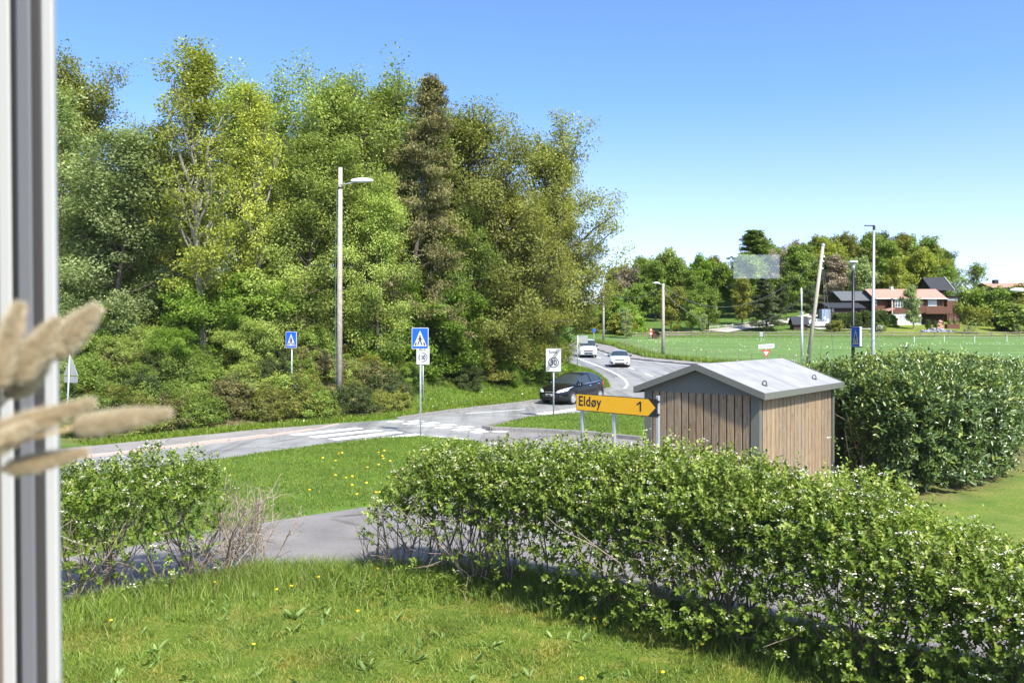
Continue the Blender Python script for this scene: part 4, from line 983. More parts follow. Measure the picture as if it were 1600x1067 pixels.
crossing_sign('blue pedestrian crossing sign on the galvanised post nearest the zebra crossing', v.x, 28.2, CZ - (512 - HZ) * 28.2 / F0, .58, .72, (-.12, -1))
# the sign mounted on the rear of that pole's neighbour: zone sign behind
zone_sign('grey speed zone sign seen behind and below the nearer crossing sign', (661 - 800) / F0 * 38.5, 38.5, CZ - (541 - HZ) * 38.5 / F0, .6, .84, (.05, -1), end=False)
crossing_sign('smaller blue pedestrian crossing sign standing in the bushes left of the wooden lamp pole', (456 - 800) / F0 * 33.6, 33.6, CZ - (518 - HZ) * 33.6 / F0, .5, .66, (-.3, -1), .022)
zone_sign('white end of 30 zone sign with black diagonal stripes in front of the black car', (865 - 800) / F0 * 33.9, 33.9, CZ - (544.5 - HZ) * 33.9 / F0, .61, .93, (-.1, -1))
# warning sign seen from behind
Y = 27.2; x = (109 - 800) / F0 * Y; z0 = H1(x, Y)
t = thing('warning_sign', 'grey back of a triangular warning sign beside the window frame', 'road sign', (x, Y, z0))
ztop = CZ - (555 - HZ) * Y / F0 - z0
MB().tube([(-.12, 0, -.2), (0, 0, ztop + .02)], .028, 10).build('pole', M['galv'], t, True)
ex, n = frame_of(.45, 1)
MB().prism([(-.34, 0), (.34, 0), (0, .62)], (0.0, .05, ztop - .66), ex, EZ, n, .02).build('triangle_panel', M['alu'], t)
MB().prism(rrect(.62, .2, .02), (0.0, .05, ztop - .8), ex, EZ, n, .02).build('sub_plate', M['alu'], t)

# ---------------------------------------------------------------- yellow direction sign
A_ = P(901, 613.8, 17.6); B_ = P(1027, 624, 16.15)
A_.z = B_.z = (A_.z + B_.z) / 2
e = (B_ - A_); L = e.length; ex = e.normalized(); n = Vector((ex.y, -ex.x, 0)); SH = .355
t = thing('direction_sign', 'yellow arrow sign reading Eldøy 1 on three galvanised posts', 'road sign', (A_.x, A_.y, 0))
o0 = Vector((0, 0, A_.z - SH))
s1 = MB().prism([(0, 0), (L, 0), (L, SH), (0, SH)], o0, ex, EZ, n, .02).build('black_panel', M['sign_black'], t)
y1 = MB().prism([(.012, .014), (L - .2, .014), (L - .03, SH / 2), (L - .2, SH - .014), (.012, SH - .014)], o0 + n * .02, ex, EZ, n, .003).build('yellow_arrow', M['sign_yellow'], t)
text_mesh('Eldøy', .29, ex, n, o0 + n * .023 + ex * .07 + EZ * .11, M['sign_black'], t, stretch=.9, bold=.0045, th=.003)
MB().prism([(.0, 0), (.035, 0), (.035, .2), (.0, .2), (-.075, .145), (-.075, .112), (0, .158)][::-1], o0 + n * .023 + ex * (L - .4) + EZ * .085, ex, EZ, n, .003).build('lettering', M['sign_black'], t)
for s, top in ((.12, A_.z - .02), (L * .47, A_.z - .02), (L - .015, A_.z + .06)):
    pb = ex * s - n * .045; ps = MB().box((pb.x, pb.y, top / 2 - .1), (.06, .06, top + .2), math.atan2(ex.y, ex.x)).build('post', M['galv'], t, bevel=.006)
    for k in (.05, SH - .05):
        b = ex * s - n * .02 + EZ * (A_.z - SH + k); MB().box(b, (.1, .03, .035), math.atan2(ex.y, ex.x)).build('clamp', M['black_metal'], ps)

# ---------------------------------------------------------------- hut
def board_mat():
    t = NT('weathered_boards'); g = t.n('ShaderNodeNewGeometry'); v = t.coord('Object', (14, 14, 1.1))
    n = t.noise(2.4, 7, v, .65, .6); n2 = t.noise(5, 3, t.coord('Object', (5, 5, 1.3)))
    c = t.ramp(g.outputs['Random Per Island'], [(0, (.23, .16, .095)), (.35, (.31, .205, .11)), (.6, (.27, .2, .125)), (.85, (.38, .25, .125)), (1, (.27, .21, .145))])
    c = t.mix(t.ramp(n, [(.35, 0.0), (.62, .75)]), c, (.13, .085, .05)); c = t.mix(t.ramp(n2, [(.4, 0.0), (.7, .5)]), c, (.3, .27, .22))
    vo = t.n('ShaderNodeTexVoronoi'); vo.inputs['Scale'].default_value = 1; t.l(t.coord('Object', (7, 7, 2.6)), vo.inputs['Vector'])
    c = t.mix(t.ramp(vo.outputs['Distance'], [(.05, .85), (.11, 0.0)]), c, (.07, .035, .015))
    return t.done(t.bsdf(c, .75, bump=n, bstr=.3, bdist=.008, spec=.25))
def roof_sheet_mat():
    t = NT('pale_roof_sheet'); n = t.noise(2.2, 6, t.coord('Object'), .6); n2 = t.noise(30, 3, t.coord('Object'))
    c = t.mix(t.ramp(n, [(.35, 0.0), (.65, 1.0)]), (.25, .242, .235), (.32, .31, .3)); c = t.mix(t.ramp(n2, [(.55, 0.0), (.8, .3)]), c, (.19, .18, .16))
    return t.done(t.bsdf(c, .5, bump=n2, bstr=.05, spec=.25))
M['board'] = board_mat(); M['roof_sheet'] = roof_sheet_mat()
M['hutgrey'] = mat('hut_grey_paint', (.12, .12, .098), .6, 0, .08, 4); M['hutdark'] = mat('hut_gap_dark', (.01, .01, .01), .9)
C0 = Vector((4.75, 16.0, 0)); U = Vector((-.77, .638, 0)).normalized(); Vv = Vector((.638, .77, 0)).normalized(); W1, W2 = 2.5, 4.2; EH = 2.405; AP = 2.87
hut = thing('waste_hut', 'wooden waste hut with pale gabled roof and grey corner posts behind the front hedge', 'hut', C0)
def hutM(mb, a, b, z0_, z1_, t0, t1, mi=0):
    "box spanning a..b along U, t0..t1 along V"
    mb.box(U * (a + b) / 2 + Vv * (t0 + t1) / 2 + EZ * (z0_ + z1_) / 2, (b - a, t1 - t0, z1_ - z0_), M=Matrix((U, Vv, EZ)).transposed().to_3x3() if False else Matrix(((U.x, Vv.x, 0), (U.y, Vv.y, 0), (0, 0, 1))), mi=mi)
mb = MB(); hutM(mb, .05, W1 - .05, 0, EH - .04, .05, W2 - .05); mb.build('gap_backing', M['hutdark'], hut)  # near-black box behind the boards paints the darkness seen through their gaps
def boards(name, n_, span, along, rr):
    mb = MB(); p0 = .17; pw = (span - 2 * p0) / n_
    for i in range(n_):
        a = p0 + pw * i; j = rr.uniform(-.003, .003); gap = pw * (.16 if along == 'U' else .12); dz = rr.uniform(-.004, .004)
        if along == 'U': hutM(mb, a + gap / 2, a + pw - gap / 2, .08, EH - .085 + dz, -.004 + j, .045)
        else: hutM(mb, -.004 + j, .045, .08, EH - .06 + dz, a + gap / 2, a + pw - gap / 2)
    return mb.build(name, M['board'], hut, bevel=.004)
rr = random.Random(2)
boards('front_cladding', 13, W1, 'U', rr); boards('side_cladding', 19, W2, 'V', rr)
mb = MB(); hutM(mb, -.02, .16, 0, EH, -.02, .1); mb.build('corner_post', M['hutgrey'], hut, bevel=.005)
mb = MB(); hutM(mb, W1 - .16, W1 + .02, 0, EH, -.02, .1); mb.build('corner_post', M['hutgrey'], hut, bevel=.005)
mb = MB(); hutM(mb, -.02, .1, 0, EH - .02, W2 - .08, W2 + .02); mb.build('corner_post', M['hutgrey'], hut, bevel=.005)
mb = MB(); hutM(mb, W1 - .06, W1 + .015, 0, EH - .02, .12, W2); mb.build('back_wall', M['hutgrey'], hut)
OV = .15; OE = .16; sl = (AP - EH) / (W1 / 2)
def gz(a): return AP - abs(a - W1 / 2) * sl
mb = MB(); mb.prism([(-.0, EH - .09), (W1, EH - .09), (W1, EH - .02), (W1 / 2, AP - .06), (0, EH - .02)], Vv * -.012, U, EZ, Vv, .05); mb.build('gable_panel', M['hutgrey'], hut)
mb = MB()
ov = OE; zl = gz(-ov)
for sgn in (0, 1):
    a0, a1 = (-ov, W1 / 2) if sgn == 0 else (W1 / 2, W1 + ov)
    z0_, z1_ = gz(a0), gz(a1)
    mb.prism([(a0, z0_ + .015), (a1, z1_ + .015), (a1, z1_ + .04), (a0, z0_ + .04)], Vv * -(OV), U, EZ, Vv, W2 + 2 * OV)
rf = mb.build('roof', M['roof_sheet'], hut)
mb = MB()  # raised seams on the roof sheets
for k in range(1, 5):
    s = -OV + (W2 + 2 * OV) * k / 5
    mb.prism([(-ov, gz(-ov) + .041), (W1 / 2, AP + .041), (W1 / 2, AP + .045), (-ov, gz(-ov) + .045)], Vv * s, U, EZ, Vv, .012)
mb.build('roof_seam', M['alu'], rf)
mb = MB(); F_ = .13
for th_, s0 in ((.03, -OV - .031), (.03, W2 + OV + .001)):
    mb.prism([(-ov - .03, gz(-ov) - F_ + .05), (W1 / 2, AP - F_ + .05), (W1 / 2, AP + .05), (-ov - .03, gz(-ov) + .05)], Vv * s0, U, EZ, Vv, th_)
    mb.prism([(W1 / 2, AP - F_ + .05), (W1 + ov + .03, gz(-ov) - F_ + .05), (W1 + ov + .03, gz(-ov) + .05), (W1 / 2, AP + .05)], Vv * s0, U, EZ, Vv, th_)
mb.build('gable_fascia', M['hutgrey'], hut)
mb = MB(); z_ = gz(-ov)
for a_ in (-ov - .03, W1 + ov): hutM(mb, a_, a_ + .03, z_ - F_ + .05, z_ + .045, -OV, W2 + OV)
mb.build('eave_fascia', M['hutgrey'], hut)
for s in (.55, 3.3):
    c = U * .12 + Vv * s + EZ * (gz(.12) + .045); pts = [c + U * (.0 + .04 * math.cos(a)) + Vv * .03 * math.sin(a) + EZ * (.045 + .045 * math.sin(a + .3)) for a in np.linspace(-1.5, 4.4, 12)]
    MB().tube(pts, .011, 6).box(c, (.11, .07, .012)).build('lifting_hook', M['black_metal'], hut)

# ---------------------------------------------------------------- poles and lamps
def wooden_lamp(label, px, pyt, pyb, Y, r, arm, z0=None, group=None, wire=False):
    x = (px - 800) / F0 * Y; z0 = H1(x, Y) if z0 is None else z0; top = CZ - (pyt - HZ) * Y / F0 - z0
    t = thing('street_lamp', label, 'street lamp', (x, Y, z0), 0, group)
    MB().tube([(0, 0, -.3), (.02, 0, top * .5), (.05 if wire else .02, 0, top)], [r * 1.2, r, r * .8], 14).build('pole', M['pole_wood'], t, True)
    s = 1 if arm > 0 else -1; a = abs(arm); za = top - .75 if wire else top - .15
    MB().tube([(0, -r * .6, za), (s * a * .45, -.1, za + .08), (s * a * .75, -.1, za + .16)], .025, 8).build('arm', M['galv'], t, True)
    ld = MB(); prof = [(0, .02), (.12, .06), (.3, .13), (.55, .125), (.72, .06), (.78, 0)]
    L = a * .95; vs = []; fs = []; N = 10
    for (u, w_) in [(0, .05), (.06, .085), (.25, .12), (.55, .14), (.8, .11), (.95, .05), (1, .01)]:
        for k in range(N):
            b = 2 * math.pi * k / N; vs.append((s * (a * .5 + u * L), -.1 + w_ * math.cos(b), za + .17 + .02 * u + w_ * (.95 if math.sin(b) > 0 else .55) * math.sin(b)))
    for i in range(6):
        for k in range(N): fs.append((i * N + k, i * N + (k + 1) % N, (i + 1) * N + (k + 1) % N, (i + 1) * N + k))
    fs.append(tuple(range(N))); ld.add(vs, fs); ld.build('lamp_head', M['lamp_white'], t, True)
    if wire:
        MB().tube([(-.15, -.02, 1.2), (-.15, -.02, top * .6), (-.1, -.02, top - .9)], .014, 6).build('cable_conduit', M['cable_green'], t)
        MB().lathe([(r * .92, -.04), (r * .95, 0), (r * .92, .04)], (.04, 0, top - .85), n=14).build('clamp', M['black_metal'], t)
    return t
M['cable_green'] = mat('cable_green', (.04, .12, .08), .5); M['wire'] = mat('overhead_wire', (.12, .12, .12), .6)
wooden_lamp('tall weathered wooden pole with a pale street lamp head in front of the wood', 530, 262, 620, 34.5, .108, 1.0, wire=True)
l2 = wooden_lamp('distant wooden pole with a small street lamp at the field edge beside the white car', 1036, 443, 560, 89, .16, -.75)
x = (943 - 800) / F0 * 119
t = thing('utility_pole', 'farthest plain wooden pole at the bend of the main road', 'pole', (x, 119, H1(x, 119)))
MB().tube([(0, 0, -.3), (0, 0, 8.2)], [.18, .13], 10).build('pole', M['pole_wood'], t, True)
# leaning pole with stays
b = P(1262, 569, 78); b.z = H1(b.x, 78); tp_ = P(1286, 384, 78)
t = thing('utility_pole', 'leaning wooden utility pole with stay wires at the meadow edge', 'pole', b)
d = tp_ - b
MB().tube([d * -.03, d * .5, d], [.2, .17, .14], 12).build('pole', M['pole_wood'], t, True)
MB().lathe([(.02, 0), (.16, .02), (.16, .22), (.02, .3)], d - Vector((0, 0, .05)), n=12).build('cap', M['galv'], t)
for k, f in ((0, .9), (1, .8), (2, .86)): MB().lathe([(.03, 0), (.07, .03), (.07, .12), (.03, .16)], d * f + Vector((.2, -.1, 0)), n=8).build('insulator', M['lamp_white'], t)
MB().tube([d * .93, Vector((3.3, 2, 0.2))], .02, 5).build('stay_wire', M['wire'], t)
MB().tube([d * .9, d * .5 + Vector((.9, 0, 0)), Vector((1.5, 1, .1))], .018, 5).build('stay_wire', M['wire'], t)
# cables from pole to pole
def cable(a, b_, sag, label):
    a = Vector(a); b_ = Vector(b_); pts = [a.lerp(b_, i / 16) - EZ * sag * 4 * (i / 16) * (1 - i / 16) for i in range(17)]
    o = MB().tube([p - a for p in pts], .03, 5).build('overhead_cable', M['wire']); o.location = a
    tag(o, label, 'cable')
pa = Vector(((943 - 800) / F0 * 119, 119, H1(13.1, 119) + 7.9)); pb = Vector(((1036 - 800) / F0 * 89, 89, 8.3)); pc = tp_ * 1.0
cable(pa, pb, 1.4, 'overhead cable between the two distant wooden poles')
cable(pb + EZ * -.1, pc - EZ * .9, 3.4, 'upper overhead cable from the distant lamp pole to the leaning pole')
cable(pb + EZ * -.6, pc - EZ * 3.0, 4.2, 'lower overhead cable from the distant lamp pole to the leaning pole')
# thin steel post with slimmer top
Y = 75; x = (1253 - 800) / F0 * Y; z0 = H1(x, Y)
t = thing('steel_post', 'thin galvanised post with a slimmer upper tube left of the leaning pole', 'post', (x, Y, z0))
MB().tube([(0, 0, -.2), (0, 0, CZ - (488 - HZ) * Y / F0 - z0)], .11, 10).build('lower_tube', M['galv'], t, True)
MB().tube([(-.02, 0, CZ - (490 - HZ) * Y / F0 - z0), (-.05, 0, CZ - (450 - HZ) * Y / F0 - z0)], .06, 10).build('upper_tube', M['lamp_white'], t, True)
MB().lathe([(.02, 0), (.16, 0), (.16, .2), (.02, .22)], (0, 0, CZ - (491 - HZ) * Y / F0 - z0), n=10).build('collar', M['galv'], t)
# black lamp post with lit-box sign
Y = 36; x = (1333 - 800) / F0 * Y; top = CZ - (411 - HZ) * Y / F0
t = thing('street_lamp', 'black lamp post with a flat round head and a blue crossing sign box', 'street lamp', (x, Y, 0))
MB().tube([(0, 0, -.2), (0, 0, 3.6), (0, 0, 3.62), (0, 0, top - .1)], [.075, .075, .062, .062], 14).build('pole', M['black_metal'], t, True)
MB().tube([(0, 0, top - .35), (0, 0, top)], .072, 12).build('neck', M['galv'], t, True)
MB().lathe([(0, top), (.05, top), (.19, top + .02), (.195, top + .04), (.17, top + .085), (0, top + .1)], n=20).build('lamp_head', M['lamp_white'], t, True)
ex_, n_ = frame_of(-.95, -.3)
bh = .86; zc = CZ - (526 - HZ) * Y / F0
bx = crossing_sign('', x, Y, 0, .5, bh, (-.95, -.3), root=t, panel_ctr=(ex_ * .34 + n_ * .05 + EZ * zc), thick=.1)
MB().box(ex_ * .3 + EZ * (zc + bh / 2 + .02), (.5, .14, .03), math.atan2(ex_.y, ex_.x)).build('bracket', M['black_metal'], t)
MB().box(ex_ * .3 + EZ * (zc - bh / 2 - .02), (.5, .14, .03), math.atan2(ex_.y, ex_.x)).build('bracket', M['black_metal'], t)
# tall steel lamp
Y = 38; x = (1364 - 800) / F0 * Y; top = CZ - (353 - HZ) * Y / F0
t = thing('street_lamp', 'tallest steel street lamp with a flat dark head pointing left', 'street lamp', (x, Y, 0))
MB().tube([(0, 0, -.2), (0, 0, 3), (.05, 0, top)], [.1, .08, .045], 14).build('pole', M['galv'], t, True)
MB().box((-.16, 0, top + .01), (.44, .14, .045)).box((.05, 0, top - .1), (.1, .1, .2)).build('lamp_head', M['sign_grey'], t, bevel=.01)
# lamp at right edge
Y = 40; x = (1606 - 800) / F0 * Y
wooden_lamp('street lamp cut off by the right edge of the picture', 1618, 455, 600, 40, .1, -.9)
# cabinet
Y = 75; x = (568) / F0 * Y
t = thing('utility_cabinet', 'pale grey utility cabinet at the edge of the meadow', 'cabinet', (x, Y, H1(x, Y)))
MB().box((0, 0, .45), (.9, .4, .9)).build('housing', M['alu'], t, bevel=.03); MB().box((0, 0, .92), (.98, .48, .05)).build('lid', M['lamp_white'], t); MB().box((.3, -.215, .5), (.04, .03, .15)).build('handle', M['black_metal'], t)
Y = 125; x = (1189 - 800) / F0 * Y
t = thing('utility_cabinet', 'small grey box on a post at the field fence', 'cabinet', (x, Y, H1(x, Y)))
MB().tube([(0, 0, -.1), (0, 0, .8)], .06, 8).build('post', M['galv'], t); MB().box((0, 0, .9), (.55, .3, .7)).build('housing', M['alu'], t, bevel=.03)
# yield sign
Y = 71; x = (1197 - 800) / F0 * Y; z0 = H1(x, Y); zt = CZ - (544 - HZ) * Y / F0 - z0
t = thing('yield_sign', 'red and white give way sign under a white street name plate behind the hut roof', 'road sign', (x, Y, z0))
MB().tube([(0, .05, -.2), (0, .05, zt + .3)], .035, 8).build('pole', M['galv'], t, True)
ex, n = frame_of(0, -1); a_ = .37
MB().prism([(-a_, 0), (a_, 0), (0, -.66)][::-1], (0, 0, zt - .15), ex, EZ, n, .02).build('red_border', M['sign_red'], t)
MB().prism([(-a_ * .62, -.12), (a_ * .62, -.12), (0, -.52)][::-1], (0, -.02, zt - .15), ex, EZ, n, .004).build('white_field', M['sign_white'], t)
ex2 = Vector((1, 0, .07)).normalized(); np_ = MB().prism(rrect(1.36, .37, .03), (.02, -.01, zt + .17), ex2, EZ, n, .02).build('name_plate', M['sign_white'], t)
text_mesh('Grønstadvegen', .2, ex2, n, Vector((.02, -.03, zt + .1)), M['sign_black'], np_, slant=.3, stretch=.85, align='CENTER')
# small far signs
Y = 70; x = (902.5 - 800) / F0 * Y; z0 = H1(x, Y); t = thing('road_sign', 'grey back of a square sign on a post between the wood and the white van', 'road sign', (x, Y, z0))
MB().tube([(0, 0, -.2), (0, 0, 2.9)], .045, 8).build('pole', M['galv'], t, True)
MB().prism(rrect(.84, .66, .03), (.44, .05, 2.53), (1, 0, 0), EZ, (0, 1, 0), .02).build('sign_panel', M['alu'], t)
Y = 122; x = (928 - 800) / F0 * Y; z0 = H1(x, Y); t = thing('road_sign', 'tiny blue sign on a post at the far bend of the road', 'road sign', (x, Y, z0))
MB().tube([(0, 0, -.2), (0, 0, 1.9)], .05, 8).build('pole', M['galv'], t); MB().prism(rrect(.45, .45, .03), (0, -.06, 1.7), (1, 0, 0), EZ, (0, -1, 0), .02).build('sign_panel', M['sign_blue'], t)
Y = 126; x = (1017 - 800) / F0 * Y; z0 = H1(x, Y); t = thing('warning_sign', 'tiny red and white warning sign pair beside the little brown shed', 'road sign', (x, Y, z0))
MB().tube([(0, 0, -.2), (0, 0, 1.9)], .04, 8).build('pole', M['galv'], t)
MB().prism([(-.35, 0), (.35, 0), (0, .6)], (0, -.05, 1.3), (1, 0, 0), EZ, (0, -1, 0), .02).build('red_triangle', M['sign_red'], t)
MB().prism([(-.2, .1), (.2, .1), (0, .44)], (0, -.07, 1.3), (1, 0, 0), EZ, (0, -1, 0), .004).build('white_field', M['sign_white'], t)
MB().prism(circle(0, 0, .3, 16), (0, -.05, .95), (1, 0, 0), EZ, (0, -1, 0), .02).build('red_disc', M['sign_red'], t)
MB().prism(circle(0, 0, .2, 16), (0, -.07, .95), (1, 0, 0), EZ, (0, -1, 0), .004).build('white_disc', M['sign_white'], t)

# ---------------------------------------------------------------- fences
M['fence'] = bark_mat('fence_wood', (.14, .11, .08), (.3, .25, .2), 5); M['fence_pale'] = bark_mat('fence_wood_pale', (.28, .25, .2), (.5, .46, .4), 5)
def rail_fence(label, pl, step, h, m, rails=(.45, .85), pw=.09, rw=.09, kind='rail_fence'):
    _, _, T = poly_at([(x, y, 0, 0, 0) for x, y in pl], np.zeros(1)); n = max(2, int(T / step)); s = np.linspace(0, T, n + 1)
    q, tt, _ = poly_at([(x, y, 0, 0, 0) for x, y in pl], s); z = Hf(q[:, 0], q[:, 1]); c = Vector((q[0, 0], q[0, 1], z[0]))
    t = thing(kind, label, 'fence', c); pts = [Vector((q[i, 0], q[i, 1], z[i])) - c for i in range(n + 1)]
    ps = MB(); mi = 0
    for i, p in enumerate(pts):
        if i < 90: MB().box(p + EZ * (h / 2 - .1), (pw, pw, h + .2 + random.uniform(-.05, .08))).build('post', m, t)
    for r in rails:
        mb = MB()
        for i in range(n): mb.tube([pts[i] + EZ * (r + random.uniform(-.03, .03)) - Vector((0, pw * .6, 0)), pts[i + 1] + EZ * (r + random.uniform(-.03, .03)) - Vector((0, pw * .6, 0))], rw / 2, 4)
        mb.build('rail', m, t)
    return t
rail_fence('long low brown rail fence between the meadow and the gardens', [(24, 131), (34, 130.5), (46, 130), (64, 130), (82, 130), (86, 130)], 2.2, 1.0, M['fence'], pw=.13, rw=.13)
rail_fence('brown rail fence climbing beside the pale driveway past the larch', [(33, 139), (36, 141), (40, 145), (44, 148), (49.5, 150), (54, 150.5)], 1.9, 1.05, M['fence_pale'], pw=.12, rw=.12)
rail_fence('pale rail fence beside the little brown shed', [(17.5, 128), (20, 128.6), (24, 129.5), (29, 131)], 1.6, .8, M['fence'], pw=.12, rw=.12)
rail_fence('thin white electric fence with small posts in front of the right garden', [(58, 120), (66, 121), (74, 121), (86, 121)], 4.3, .95, M['white'], rails=(.75,), pw=.07, rw=.025, kind='electric_fence')
rail_fence('wire netting fence with thin stakes along the meadow beside the main road', [(14.4, 112), (15.0, 98), (15.8, 90), (17.5, 85.5), (20.5, 79), (25.5, 71.5)], 1.5, 1.1, M['fence'], rails=(1.0, .55), pw=.06, rw=.012, kind='wire_fence')

# ---------------------------------------------------------------- buildings
def tile_mat(name, c, sc=3.2):
    t = NT(name); g = t.coord('Object', (1, 1, 1)); wv = t.n('ShaderNodeTexWave', bands_direction='X'); wv.inputs['Scale'].default_value = sc; t.l(g, wv.inputs[0])
    wz = t.n('ShaderNodeTexWave', bands_direction='Z'); wz.inputs['Scale'].default_value = sc * 1.3; t.l(g, wz.inputs[0])
    n = t.noise(1.5, 5, g); h = t.math('ADD', wv.outputs[1], wz.outputs[1])
    col = t.mix(n, tuple(x * .75 for x in c), tuple(min(1, x * 1.2) for x in c)); col = t.mix(t.ramp(h, [(.3, .5), (.9, 0.0)]), col, tuple(x * .5 for x in c))
    return t.done(t.bsdf(col, .7, bump=h, bstr=.5, bdist=.04, spec=.3))
M['tile_red'] = tile_mat('red_roof_tiles', (.43, .235, .175)); M['tile_dark'] = tile_mat('dark_roof_felt', (.11, .115, .12), 1.5); M['tile_black'] = tile_mat('black_roof_tiles', (.035, .037, .042))
def log_mat(name, c):
    t = NT(name); g = t.coord('Object'); wz = t.n('ShaderNodeTexWave', bands_direction='Z'); wz.inputs['Scale'].default_value = 1.6; t.l(g, wz.inputs[0])
    n = t.noise(3, 5, g); col = t.mix(n, tuple(x * .7 for x in c), tuple(x * 1.3 for x in c)); col = t.mix(t.ramp(wz.outputs[1], [(.1, .7), (.35, 0.0)]), col, tuple(x * .35 for x in c))
    return t.done(t.bsdf(col, .7, bump=wz.outputs[1], bstr=.6, bdist=.05, spec=.3))
M['log'] = log_mat('brown_log_wall', (.13, .055, .032)); M['log_dark'] = log_mat('dark_brown_wall', (.055, .035, .025)); M['plaster'] = mat('white_plaster', (.68, .67, .63), .8, 0, .08, 2)
M['stone'] = mat('garden_stone', (.24, .25, .27), .85, 0, .4, 3, .4); M['redstone'] = mat('reddish_stone', (.45, .22, .16), .85, 0, .3, 4, .4); M['tarp'] = mat('blue_grey_panel', (.2, .25, .32), .6); M['curtain'] = mat('white_curtain', (.6, .6, .58), .8)
def gable_roof(mb, x0, x1, y0, y1, ze, zr, ov=.5, th=.14, ridge='X'):
    "roof over rectangle, ridge along X (or Y)"
    if ridge == 'X':
        ym = (y0 + y1) / 2; k = (zr - ze) / (ym - y0)
        for s in (-1, 1):
            ya = (y0 - ov) if s < 0 else (y1 + ov); za = ze - ov * k
            mb.add([(x0 - ov, ya, za), (x1 + ov, ya, za), (x1 + ov, ym, zr), (x0 - ov, ym, zr), (x0 - ov, ya, za + th), (x1 + ov, ya, za + th), (x1 + ov, ym, zr + th), (x0 - ov, ym, zr + th)],
                   [(0, 1, 2, 3), (4, 5, 6, 7), (0, 1, 5, 4), (1, 2, 6, 5), (3, 2, 6, 7), (0, 3, 7, 4)])
    else:
        xm = (x0 + x1) / 2; k = (zr - ze) / (xm - x0)
        for s in (-1, 1):
            xa = (x0 - ov) if s < 0 else (x1 + ov); za = ze - ov * k
            mb.add([(xa, y0 - ov, za), (xa, y1 + ov, za), (xm, y1 + ov, zr), (xm, y0 - ov, zr), (xa, y0 - ov, za + th), (xa, y1 + ov, za + th), (xm, y1 + ov, zr + th), (xm, y0 - ov, zr + th)],
                   [(0, 1, 2, 3), (4, 5, 6, 7), (0, 1, 5, 4), (1, 2, 6, 5), (3, 2, 6, 7), (0, 3, 7, 4)])
def wall_body(mb, x0, x1, y0, y1, z0_, ze, zr=None, ridge='X'):
    mb.box2((x0, y0, z0_), (x1, y1, ze))
    if zr:
        if ridge == 'X':
            ym = (y0 + y1) / 2
            mb.add([(x0, y0, ze), (x0, y1, ze), (x0, ym, zr), (x1, y0, ze), (x1, y1, ze), (x1, ym, zr)], [(0, 1, 2), (3, 4, 5), (0, 3, 5, 2), (1, 4, 5, 2)])
        else:
            xm = (x0 + x1) / 2
            mb.add([(x0, y0, ze), (x1, y0, ze), (xm, y0, zr), (x0, y1, ze), (x1, y1, ze), (xm, y1, zr)], [(0, 1, 2), (3, 4, 5), (0, 3, 5, 2), (1, 4, 5, 2)])
def window(parent, x0, x1, z0_, z1_, y, panes=2, rows=1, frame=M['white'], fill='glass_dark'):
    mb = MB(); f = .09; d = .06
    w_ = MB(); 
    mb.box2((x0, y - d, z0_), (x1, y, z0_ + f)); mb.box2((x0, y - d, z1_ - f), (x1, y, z1_))
    mb.box2((x0, y - d, z0_ + f), (x0 + f, y, z1_ - f)); mb.box2((x1 - f, y - d, z0_ + f), (x1, y, z1_ - f))
    for i in range(1, panes):
        xx = x0 + (x1 - x0) * i / panes; mb.box2((xx - f / 2, y - d + .002, z0_ + f), (xx + f / 2, y - .001, z1_ - f))
    for j in range(1, rows):
        zz = z0_ + (z1_ - z0_) * j / rows; mb.box2((x0 + f, y - d + .006, zz - f / 3), (x1 - f, y - .003, zz + f / 3))
    o = mb.build('window', frame, parent)
    MB().box2((x0 + f, y - .02, z0_ + f), (x1 - f, y - .01, z1_ - f)).build('pane', M[fill], o)
    return o
def X_(px, Y): return (px - 800) / F0 * Y
def Z_(py, Y): return CZ - (py - HZ) / F0 * Y
Yh = 150.0
hs_ = thing('red_roofed_house', 'brown log house with red tiled roof and white basement wall above the meadow', 'house', (X_(1425, Yh), Yh, 0))
off = Vector((-X_(1425, Yh), -Yh, 0))
class Rel:
    pass
def hx(px): return X_(px, Yh) - X_(1425, Yh)
def hz_(py): return Z_(py, Yh)
mb = MB(); wall_body(mb, hx(1371), hx(1441), 1.2, 8, hz_(490), hz_(466) - .02, hz_(453), 'X'); wall_body(mb, hx(1441), hx(1480), 1.2, 8, hz_(490), hz_(466) - .02, hz_(453)); mb.build('log_wall', M['log'], hs_)
mb = MB(); mb.box2((hx(1393), -.0, hz_(490)), (hx(1442), 1.2, hz_(466) - .04)); mb.build('log_wall', M['log'], hs_)
mb = MB(); mb.box2((hx(1395), .12, 3.8), (hx(1440), 7.6, hz_(490))); mb.build('basement_wall', M['plaster'], hs_)
mb = MB(); mb.box2((hx(1371), 1.5, 3.8), (hx(1395), 7.6, hz_(490))); mb.build('dark_base', M['log_dark'], hs_)
mb = MB(); gable_roof(mb, hx(1372), hx(1478), 1.0, 8.2, hz_(465), hz_(451), .5); rfh = mb.build('roof', M['tile_red'], hs_)
mb = MB(); mb.box2((hx(1394), -.4, hz_(467.4)), (hx(1443), .9, hz_(466.2))); mb.build('roof_edge', M['white'], hs_)
MB().box2((hx(1370), .35, hz_(467.2)), (hx(1393.5), .5, hz_(466))).box2((hx(1444), .35, hz_(467.2)), (hx(1483), .5, hz_(466))).build('gutter', M['white'], hs_)
window(hs_, hx(1398), hx(1411), hz_(480.5), hz_(467.6), -.0, 3, 2); window(hs_, hx(1414), hx(1422), hz_(480.5), hz_(468), -.0, 2, 2); window(hs_, hx(1427), hx(1437), hz_(480), hz_(468), -.0, 2, 2)
window(hs_, hx(1455), hx(1469), hz_(478), hz_(467.4), 1.2, 3, 1, fill='curtain'); window(hs_, hx(1371.5), hx(1374.5), hz_(477), hz_(469), 1.2, 1, 1)
